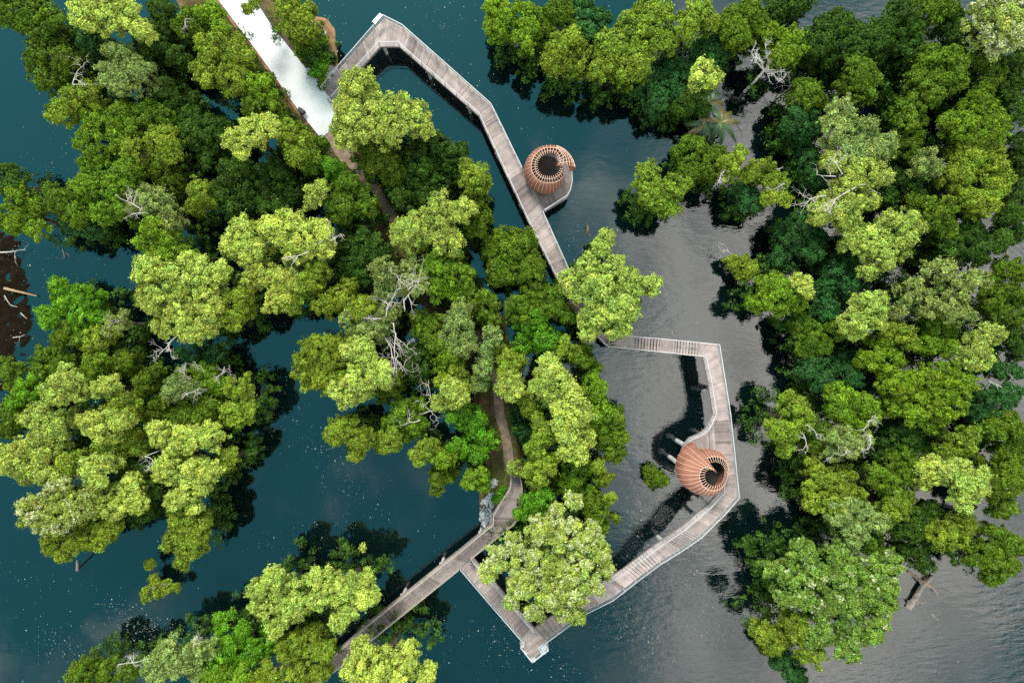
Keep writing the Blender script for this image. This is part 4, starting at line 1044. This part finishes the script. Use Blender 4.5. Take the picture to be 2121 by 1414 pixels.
def crown_leaves(lobes, kind, dens=1.0, leaf=0.12, seed=0):
    """lobes: n x 5 (x, y, z, r, rz). Leaves sit in tufts spread over each lobe's dome."""
    r_ = np.random.default_rng(seed)
    base = np.array(KIND[kind][0]); P = []; Nn = []; C = []; S = []
    lob = []
    for (x, y, z, r, rz) in lobes:                       # every bough ends in several rounded sprays
        lob.append((x, y, z, r * 0.78, rz * 0.76))
        m = 5 + int(r_.integers(0, 4)) + int(r > 2.0) * 2
        for k in range(m):
            a = 2 * math.pi * (k + r_.uniform(-0.35, 0.35)) / m; e = r_.uniform(-0.05, 1.0) if k % 2 else r_.uniform(0.3, 1.35)
            d = np.array([math.cos(a) * math.cos(e), math.sin(a) * math.cos(e), math.sin(e)]); q = r_.uniform(0.48, 0.70); w = r_.uniform(0.28, 0.50)
            lob.append((x + d[0] * r * q, y + d[1] * r * q, z + d[2] * rz * q, r * w, rz * w * 1.05))
        if r > 0.9 and z > 2.2:                          # lower boughs round the outside
            for k in range(5):
                a = 2 * math.pi * (k + r_.uniform(-0.4, 0.4)) / 5; q = r_.uniform(0.5, 0.66); w = r_.uniform(0.28, 0.40)
                lob.append((x + math.cos(a) * r * q, y + math.sin(a) * r * q, z - rz * r_.uniform(0.5, 1.1), r * w, rz * w))
    lob = np.array(lob)
    tree_tone = r_.uniform(0.88, 1.14); hue = r_.normal(0, 0.03)
    base = base * tree_tone * (1 + hue, 1, 1 - hue)
    for i, (x, y, z, r, rz) in enumerate(lob):
        nc = max(4, int(9.5 * r * r + 3))
        d = unit(r_.normal(size=(nc * 2, 3)) + (0, 0, 0.45)); d = d[d[:, 2] > -0.35][:nc]
        nc = len(d)
        cr = np.clip(r_.normal(0.42, 0.13, nc), 0.2, 0.75) * min(1.0, 0.55 + r / 2.4)
        wob = 1 + 0.14 * np.sin(d @ r_.normal(0, 3.2, 3) + r_.uniform(0, 6)) + 0.10 * np.sin(d @ r_.normal(0, 5.5, 3))
        rad = r * wob * (1.06 - 0.8 * SMOOTH.get(kind, 0.40) * r_.uniform(0, 1, nc) ** 1.6); sat = r_.uniform(size=nc) < 0.16; rad[sat] *= 1.10; cr[sat] *= 0.6
        c = np.stack([x + d[:, 0] * (rad - cr * 0.55), y + d[:, 1] * (rad - cr * 0.55), z + d[:, 2] * (rad - cr * 0.5) * rz / r], 1)
        keep = np.ones(nc, bool)
        for j, (x2, y2, z2, r2, rz2) in enumerate(lob):
            if j != i:
                q = ((c[:, 0] - x2) / r2) ** 2 + ((c[:, 1] - y2) / r2) ** 2 + ((c[:, 2] - z2) / rz2) ** 2
                keep &= ~((q < 0.42) & (c[:, 2] < z2 + 0.45 * rz2))
        keep &= r_.uniform(size=nc) < 0.35 + 0.65 * dens
        c, d, cr = c[keep], d[keep], cr[keep]; nc = len(c)
        if nc == 0: continue
        tone = np.clip(r_.normal(1.0, 0.17, nc) * r_.normal(1.0, 0.13), 0.5, 1.65)
        yel = r_.normal(0, 0.06, nc)
        n = np.maximum(10, (205 * cr * cr / 0.25 * dens * 0.85).astype(int)); n = np.minimum(n, 330)
        idx = np.repeat(np.arange(nc), n)
        q = unit(r_.normal(size=(len(idx), 3)) + 0.7 * d[idx] + (0, 0, 0.5))
        rr = cr[idx] * r_.uniform(0.35, 1.0, len(idx)) ** 0.5 * r_.uniform(0.85, 1.18, len(idx))
        an = r_.uniform(0.62, 1.38, (nc, 3)) * (1, 1, 0.85); stray = r_.uniform(size=len(idx)) < 0.13; rr[stray] *= r_.uniform(1.1, 1.55, stray.sum())
        P.append(c[idx] + q * rr[:, None] * an[idx])
        Nn.append(unit(q + r_.normal(0, 0.5, (len(idx), 3)) + (0, 0, 0.25)))
        lt = tone[idx] * np.clip(r_.normal(1, 0.28, len(idx)), 0.35, 1.9)
        col = base * lt[:, None]; col[:, 0] *= 1 + yel[idx] + r_.normal(0, 0.07, len(idx)); col[:, 2] *= np.clip(1 + r_.normal(0, 0.25, len(idx)), 0.3, 2)
        if kind in 'WX':
            bl = (r_.uniform(size=nc) < (0.40 if kind == 'W' else 0.07))[idx] & (r_.uniform(size=len(idx)) < 0.5)
            col[bl] = np.array([0.43, 0.46, 0.26]) * r_.uniform(0.8, 1.15, (bl.sum(), 1))
        C.append(col); S.append(leaf * r_.uniform(0.55, 1.45, len(idx)) * (0.75 + 0.4 * cr[idx]))
    P, Nn, C, S = np.concatenate(P), np.concatenate(Nn), np.concatenate(C), np.concatenate(S)
    t = unit(np.cross(Nn, unit(r_.normal(size=P.shape)))); b = np.cross(Nn, t)
    t *= S[:, None]; b *= S[:, None] * r_.uniform(0.42, 0.62, (len(P), 1)); fold = Nn * S[:, None] * 0.18
    v = np.stack([P + t - fold, P + b + fold, P - t - fold, P - b + fold], 1)
    return v, np.clip(C, 0.003, 0.8)

def branchy(mb, p, d, ln, r, depth, r_, kink=0.5, zmin=0.3):
    """a bare limb that forks"""
    pts = [p]; rad = [r]; n = 4; dd = unit(d)
    for i in range(n):
        dd = unit(dd + r_.normal(0, kink * 0.45, 3) * (1, 1, 0.6)); q = pts[-1] + dd * ln / n
        q[2] = max(q[2], zmin); pts.append(q); rad.append(r * (1 - 0.62 * (i + 1) / n))
    mb.tube(pts, rad, 5)
    if depth > 0:
        for k in range(r_.integers(3, 5) if depth > 1 else r_.integers(2, 4)):
            i = int(r_.integers(1, n + 1)); branchy(mb, pts[i], unit(dd + r_.normal(0, kink * 1.3, 3) * (1, 1, 0.7)), ln * r_.uniform(0.4, 0.68), rad[i] * 0.72 + 0.004, depth - 1, r_, kink, zmin)

GROUPS = {'tree': 'mangrove trees', 'shrub': 'low shrubs at the shore'}
LOBES = []; LEAVES = [0]
def plant(row, i, name, cat):
    kind, spec, place = row[:3]; opt = row[3] if len(row) > 3 else {}
    r_ = np.random.default_rng(500 + i + (1000 if cat == 'shrub' else 0))
    top = opt.get('h', KIND[kind][1]); big = cat == 'tree' and 'h' not in opt
    if big: top += r_.uniform(-0.7, 0.9)
    lob = []
    for s in spec.split(';'):
        x, y, r = [float(q) for q in s.split()]
        zt = top + (r_.uniform(-0.9, 0.5) if big else 0) - (0.9 if (big and r < 26) else 0)
        zc = zt * (0.86 if big else 0.7)
        k = (H - zc) / H / PPM; rm = r * k * 0.97; rz = min(rm * 0.86, zt * 0.6)
        X, Y = W(x, y, zt - rz * 0.6); lob.append((X, Y, zt - rz, rm, rz))
    a = np.array(lob); c = np.average(a[:, :2], axis=0, weights=a[:, 3] ** 2)
    bz = min(0.0, 0.0)
    cxp, cyp = c[0] * PPM + CX, CY - c[1] * PPM
    gz_ = float(land_z(cxp, cyp)); bz = max(gz_, -0.4)
    root = empty(name, (c[0], c[1], bz), f"{KIND[kind][2]} tree {place}", cat, GROUPS[cat])
    if cat == 'shrub': root['label'] = f"{KIND[kind][2]} plant, {place}"
    v, col = crown_leaves(lob, kind, opt.get('sparse', 1.0), 0.118 if cat == 'tree' else 0.13, 900 + i)
    link('crown', quads_mesh('crown', v, col), M_LEAF, root)
    LEAVES[0] += len(v)
    if big: LOBES.extend(lob)
    # trunk, limbs and stilt roots
    mb = MB(); zc = float(np.mean(a[:, 2])); b0 = np.array([c[0], c[1], bz - 0.5]); r0 = 0.05 + 0.022 * top
    fork = np.array([c[0] + r_.normal(0, 0.2), c[1] + r_.normal(0, 0.2), bz + (zc - bz) * 0.45])
    mb.tube([b0, (b0 + fork) / 2 + r_.normal(0, 0.08, 3), fork], [r0 * 1.3, r0, r0 * 0.85], 7)
    for (x, y, z, r, rz) in lob:
        if r < 0.9 and big: continue
        e = np.array([x, y, z + rz * 0.35]); m = (fork + e) / 2 + r_.normal(0, 0.25, 3); mb.tube([fork, m, e], [r0 * 0.7, r0 * 0.45, 0.025], 5)
        for _ in range(3 if cat == 'tree' else 1):
            q = unit(r_.normal(size=3) + (0, 0, 0.5)); e2 = e + q * (r * 0.75, r * 0.75, rz * 0.5); mb.tube([m, (m + e2) / 2 + r_.normal(0, 0.15, 3), e2], [r0 * 0.38, 0.035, 0.012], 4)
    if big and gz_ < 0.4:
        for k in range(5):
            q = r_.uniform(0, 6.28); e = np.array([c[0] + math.cos(q) * 0.9, c[1] + math.sin(q) * 0.9, -0.6]); mb.tube([b0 + (0, 0, 1.6), (b0 + e) / 2 + (math.cos(q) * .25, math.sin(q) * .25, 1.2), e], [0.05, 0.05, 0.04], 4)
    mb.build('trunk', M_BARK, root)
    for (x, y, ang, ln) in opt.get('dead', ()):
        mb = MB(); z = top - 0.25 if big else top * 0.8
        dv = np.array([math.cos(math.radians(ang)), math.sin(math.radians(ang)), 0.12])
        p = V(x, y, z)
        branchy(mb, p, dv, ln, 0.024 + 0.011 * ln, 3, r_, 0.75)
        mb.tube([fork, (fork + p) / 2 + (0, 0, 0.3), p], [0.06, 0.045, 0.024 + 0.011 * ln], 5)
        mb.build('dead_branch', M_DEAD, root)

for i, row in enumerate(TREES): plant(row, i, 'mangrove_tree', 'tree')
for i, row in enumerate(SHRUBS): plant(row, i, 'shrub', 'shrub')

# --- low growth under the crowns
def undergrowth():
    P = []; C = []; lob = np.array(LOBES); r_ = np.random.default_rng(77)
    V_ = []
    n = 9500
    pick = lob[r_.choice(len(lob), n, p=lob[:, 3] ** 2 / (lob[:, 3] ** 2).sum())]
    a = r_.uniform(0, 6.28, n); q = np.sqrt(r_.uniform(0, 1, n)) * pick[:, 3] * 0.95
    x = pick[:, 0] * 0.97 + np.cos(a) * q; y = pick[:, 1] * 0.97 + np.sin(a) * q
    z = np.maximum(land_z(x * PPM + CX, CY - y * PPM), 0) + r_.uniform(0.2, 3.3, n)
    lobes = np.stack([x, y, z, r_.uniform(0.35, 0.75, n), r_.uniform(0.3, 0.6, n)], 1)
    m = 40; idx = np.repeat(np.arange(n), m); d = unit(r_.normal(size=(n * m, 3)) + (0, 0, 0.5))
    p = lobes[idx, :3] + d * lobes[idx, 3:4] * r_.uniform(0.5, 1.0, (n * m, 1)); p[:, 2] = np.maximum(p[:, 2], 0.05)
    nn = unit(d + r_.normal(0, 0.5, d.shape)); t = unit(np.cross(nn, unit(r_.normal(size=d.shape)))); b = np.cross(nn, t); s = 0.17 * r_.uniform(0.6, 1.3, (n * m, 1))
    v = np.stack([p + t * s, p + b * s * 0.5, p - t * s, p - b * s * 0.5], 1)
    c = np.array([0.034, 0.080, 0.010]) * np.clip(r_.normal(1, 0.3, (n, 1)), 0.4, 1.9)[idx] * np.clip(r_.normal(1, 0.2, (n * m, 1)), 0.5, 1.6)
    o = link('undergrowth', quads_mesh('undergrowth', v, c), M_LEAF)
    tag(o, 'low dark shrub layer under the mangrove crowns', None, None, 'stuff')
undergrowth()
print('leaves', LEAVES[0])

# --- grass and weeds on the open bank
def bank_grass():
    r_ = np.random.default_rng(5); spots = []
    for (cx, cy, rx, ry, n) in [(1045, 985, 20, 30, 260), (1030, 1010, 16, 24, 200), (620, 105, 18, 40, 320), (575, 65, 12, 40, 150), (470, 70, 12, 60, 200), (560, 190, 14, 60, 220), (645, 275, 12, 30, 120), (1048, 900, 22, 60, 200), (650, 145, 14, 30, 160)]:
        a = r_.uniform(0, 6.28, n); q = np.sqrt(r_.uniform(0, 1, n)); spots.append(np.stack([cx + np.cos(a) * q * rx, cy + np.sin(a) * q * ry], 1))
    s = np.concatenate(spots); z = land_z(s[:, 0], s[:, 1]); ok = z > 0.2; s, z = s[ok], z[ok]
    # nothing grows through the slab
    x = (s[:, 0] - CX) / PPM; y = (CY - s[:, 1]) / PPM
    pl = np.interp(s[:, 1], [p[1] for p in PL], [p[0] for p in PL]); pr = np.interp(s[:, 1], [p[1] for p in PR], [p[0] for p in PR])
    ok = ~((s[:, 0] > pl - 4) & (s[:, 0] < pr + 4) & (s[:, 1] < 292)); x, y, z = x[ok], y[ok], z[ok]
    m = 9; idx = np.repeat(np.arange(len(x)), m); d = unit(r_.normal(size=(len(idx), 3)) * (1, 1, 0.4) + (0, 0, 0.8))
    p = np.stack([x[idx], y[idx], z[idx]], 1) + d * 0.12 + r_.normal(0, 0.10, (len(idx), 3)) * (1, 1, 0.1)
    w = unit(np.cross(d, (0, 0, 1.0))) * 0.03; L_ = d * r_.uniform(0.1, 0.24, (len(idx), 1))
    v = np.stack([p - L_ , p + w, p + L_, p - w], 1)
    base = np.where(r_.uniform(size=(len(x), 1)) < 0.5, np.array([[0.16, 0.13, 0.05]]), np.array([[0.10, 0.14, 0.03]]))
    c = base[idx] * r_.uniform(0.6, 1.4, (len(idx), 1))
    tag(link('bank_grass', quads_mesh('bank_grass', v, c), M_LEAF), 'dry tufty grass on the open bank beside paths and boardwalks', None, None, 'stuff')
bank_grass()

# --- the white dead tree
r_ = np.random.default_rng(3)
b0 = V(1541, 191, 0); f0 = V(1583, 146, 4.2)
root = empty('dead_tree', b0, 'bare white dead tree leaning over the grey pool in the upper forest', 'tree')
mb = MB(); mb.tube([b0 - (0, 0, .5), lerp(b0, f0, .5) + (0.05, -0.05, 0.2), f0], [0.19, 0.14, 0.11], 7); mb.build('trunk', M_SNAG, root)
for (x, y, z) in [(1586, 100, 6.2), (1560, 115, 5.8), (1608, 150, 5.8), (1612, 168, 5.4), (1600, 118, 6.3), (1572, 122, 6.0), (1616, 140, 6.0)]:
    e = V(x, y, z); mb = MB(); m_ = lerp(f0, e, .5) + r_.normal(0, 0.22, 3)
    mb.tube([f0, m_, e], [0.085, 0.06, 0.045], 5)
    for p_, ln in ((m_, 1.0), (e, 1.15), (e, 1.0), (lerp(m_, e, .5), 0.9)):
        branchy(mb, p_, unit(e - f0) + r_.normal(0, 0.6, 3) * (1, 1, .5), ln, 0.04, 2, r_, 0.7)
    mb.build('limb', M_SNAG, root)
b0 = V(1636, 185, 0); root = empty('dead_tree', b0, 'small grey leafless snag in shade right of the white dead tree', 'tree')
mb = MB(); f0 = V(1639, 177, 3.4); mb.tube([b0 - (0, 0, .4), f0], [0.09, 0.05], 6); mb.build('trunk', M_DEAD, root)
for k in range(6):
    mb = MB(); branchy(mb, f0 - (0, 0, r_.uniform(0, .5)), np.array([math.cos(k * 1.05), math.sin(k * 1.05), 0.35]), 1.3, 0.03, 2, r_, 0.7); mb.build('limb', M_DEAD, root)

# --- palms leaning over the pool
def palm(base, head, hz, n, ln, label, seed):
    r_ = np.random.default_rng(seed); b = V(*base, 0); h = V(*head, hz)
    root = empty('palm', b, label, 'palm', 'palms by the grey pool')
    mb = MB(); mb.tube([b - (0, 0, .4), lerp(b, h, .5) + (0.1, 0.1, -0.1), h], [0.14, 0.11, 0.09], 8); mb.build('trunk', M_BARK, root)
    for k in range(n):
        a = 2 * math.pi * (k + r_.uniform(-.25, .25)) / n; l = ln * r_.uniform(0.75, 1.1); rise = r_.uniform(0.1, 0.6)
        mid = []
        for t in np.linspace(0, 1, 34): mid.append(h + np.array([math.cos(a) * l * t, math.sin(a) * l * t, rise * t * 2 - 2.0 * t * t]))
        mid = np.array(mid); mb = MB(); mb.tube(mid[::5], [0.035, .03, .026, .022, .018, .014, .01], 4, (0.12, 0.13, 0.04))
        dry = r_.uniform() < 0.25
        for i in range(2, 34):
            d = unit(mid[i] - mid[i - 1]); side = np.cross(d, (0, 0, 1.0)); side /= np.linalg.norm(side)
            for s in (-1, 1):
                w = 0.40 * math.sin(math.pi * (i / 35) ** 0.7) + 0.1; e = mid[i] + side * s * w * 0.8 + d * w * 0.75 + (0, 0, -0.18 * w)
                q = d * 0.075; g = r_.uniform(0.7, 1.35); c = (0.075 * g, 0.062 * g, 0.012) if dry else (0.018 * g, 0.052 * g, 0.010)
                mb.add([mid[i] - q, mid[i] + q, e, mid[i] - q + (0, 0, .012), mid[i] + q + (0, 0, .012)], [(0, 1, 2), (4, 3, 2), (0, 3, 4, 1)], c)
        mb.build('frond', M_FROND, root, tinted=True)
palm((1488, 285), (1493, 254), 4.6, 9, 2.5, 'palm with drooping split fronds over the grey pool, nearest the dense bush', 21)
palm((1452, 300), (1458, 262), 4.2, 7, 2.2, 'palm with pale yellowing fronds, half hidden by the dark shore crown', 22)
palm((1462, 230), (1470, 212), 4.0, 7, 2.2, 'small shaded palm standing furthest up the grey pool', 23)

# --- driftwood, stumps and sticks
def stick(name, pts, r, mat, label, cat, twigs=0, seed=0, fork=0.8):
    r_ = np.random.default_rng(seed); P = [V(x, y, z) for x, y, z in pts]; n = len(P)
    root = empty(name, P[0], label, cat)
    mb = MB(); mb.tube(P, [r * (1 - 0.55 * i / (n - 1)) for i in range(n)], 8); mb.build('stem', mat, root)
    for k in range(twigs):
        i = int(r_.integers(0, n)); mb = MB(); branchy(mb, P[i], unit(r_.normal(size=3) * (1, 1, .35) + unit(P[-1] - P[0])), fork, r * 0.35, 1, r_, 0.6, 0.02); mb.build('branch', mat, root)
stick('driftwood_log', [(1881, 1259, .12), (1893, 1243, .3), (1902, 1226, .4), (1912, 1212, .45), (1924, 1200, .4), (1933, 1192, .2)], 0.36, M_DRIFT, 'thick grey driftwood log lying in the water beside the huge island crown', 'log', 5, 31, 1.0)
stick('fallen_branch', [(1880, 1182, .02), (1900, 1197, .1), (1918, 1208, .62), (1934, 1219, .3)], 0.17, M_LOG, 'brown branch lying across the upper end of the driftwood log', 'branch', 1, 32)
stick('tree_stump', [(1214, 486, -.2), (1216, 478, .6), (1218, 470, .9)], 0.17, M_LOG, 'short brown stump poking from the water below the upper pavilion', 'stump', 2, 33, 0.4)
stick('tree_stump', [(1603, 662, -.2), (1605, 656, .5), (1607, 650, .8)], 0.15, M_LOG, 'small reddish stump in the water by the green waterside bush', 'stump', 2, 34, 0.4)
stick('fallen_branch', [(1930, 1272, -.05), (1936, 1277, .15), (1944, 1284, .02)], 0.06, M_DRIFT, 'thin dark stick floating below the driftwood log', 'branch', 2, 35, 0.5)
stick('fallen_log', [(9, 597, .35), (30, 602, .45), (52, 607, .5), (76, 613, .3)], 0.17, M_LOG, 'smooth brown log lying across the dark reflection flat by the left edge', 'log', 0, 36)
stick('fallen_branch', [(9, 612, .25), (16, 624, .3), (22, 632, .3), (36, 636, .25)], 0.06, M_DEAD, 'crooked white branch on the dark reflection flat just below the smooth log', 'branch', 1, 37, 0.6)
stick('fallen_branch', [(43, 648, .2), (50, 655, .25), (56, 660, .2)], 0.06, M_DEAD, 'short white stick at the wet edge of the dark reflection flat', 'branch', 0, 38)
stick('fallen_branch', [(-6, 523, .6), (14, 522, .8), (33, 520, .7)], 0.09, M_DEAD, 'forked pale branch reaching in from the left edge above the dark reflection flat', 'branch', 2, 39, 1.2)
stick('fallen_branch', [(27, 699, .2), (42, 697, .3), (52, 693, .25)], 0.05, M_DEAD, 'thin pale stick on the lower part of the dark reflection flat', 'branch', 1, 40, 0.6)
stick('fallen_branch', [(129, 517, .0), (132, 525, .15), (135, 534, .02)], 0.05, M_DEAD, 'bare twig standing in the blue creek right of the dark reflection flat', 'branch', 3, 41, 0.7)
stick('tree_stump', [(160, 1182, -.3), (160, 1170, 1.0), (159, 1160, 2.0)], 0.16, M_DRIFT, 'slim grey trunk standing in the teal channel under the dangling olive crown', 'stump', 0, 42)
stick('fallen_branch', [(1600, 352, 1.4), (1615, 350, 1.6), (1622, 346, 1.6)], 0.11, M_DEAD, 'pale pinkish snapped log end beside the flat crown at the forest edge', 'branch', 0, 43)
stick('fallen_branch', [(1438, 510, .0), (1446, 512, .1), (1453, 513, .0)], 0.035, M_DRIFT, 'thin stick floating in the grey water left of the small island bush', 'branch', 1, 44, 0.4)
stick('fallen_branch', [(1525, 255, .0), (1532, 267, .08), (1537, 275, .02)], 0.04, M_DRIFT, 'dark stick floating in the grey pool beside the palms', 'branch', 2, 45, 0.5)
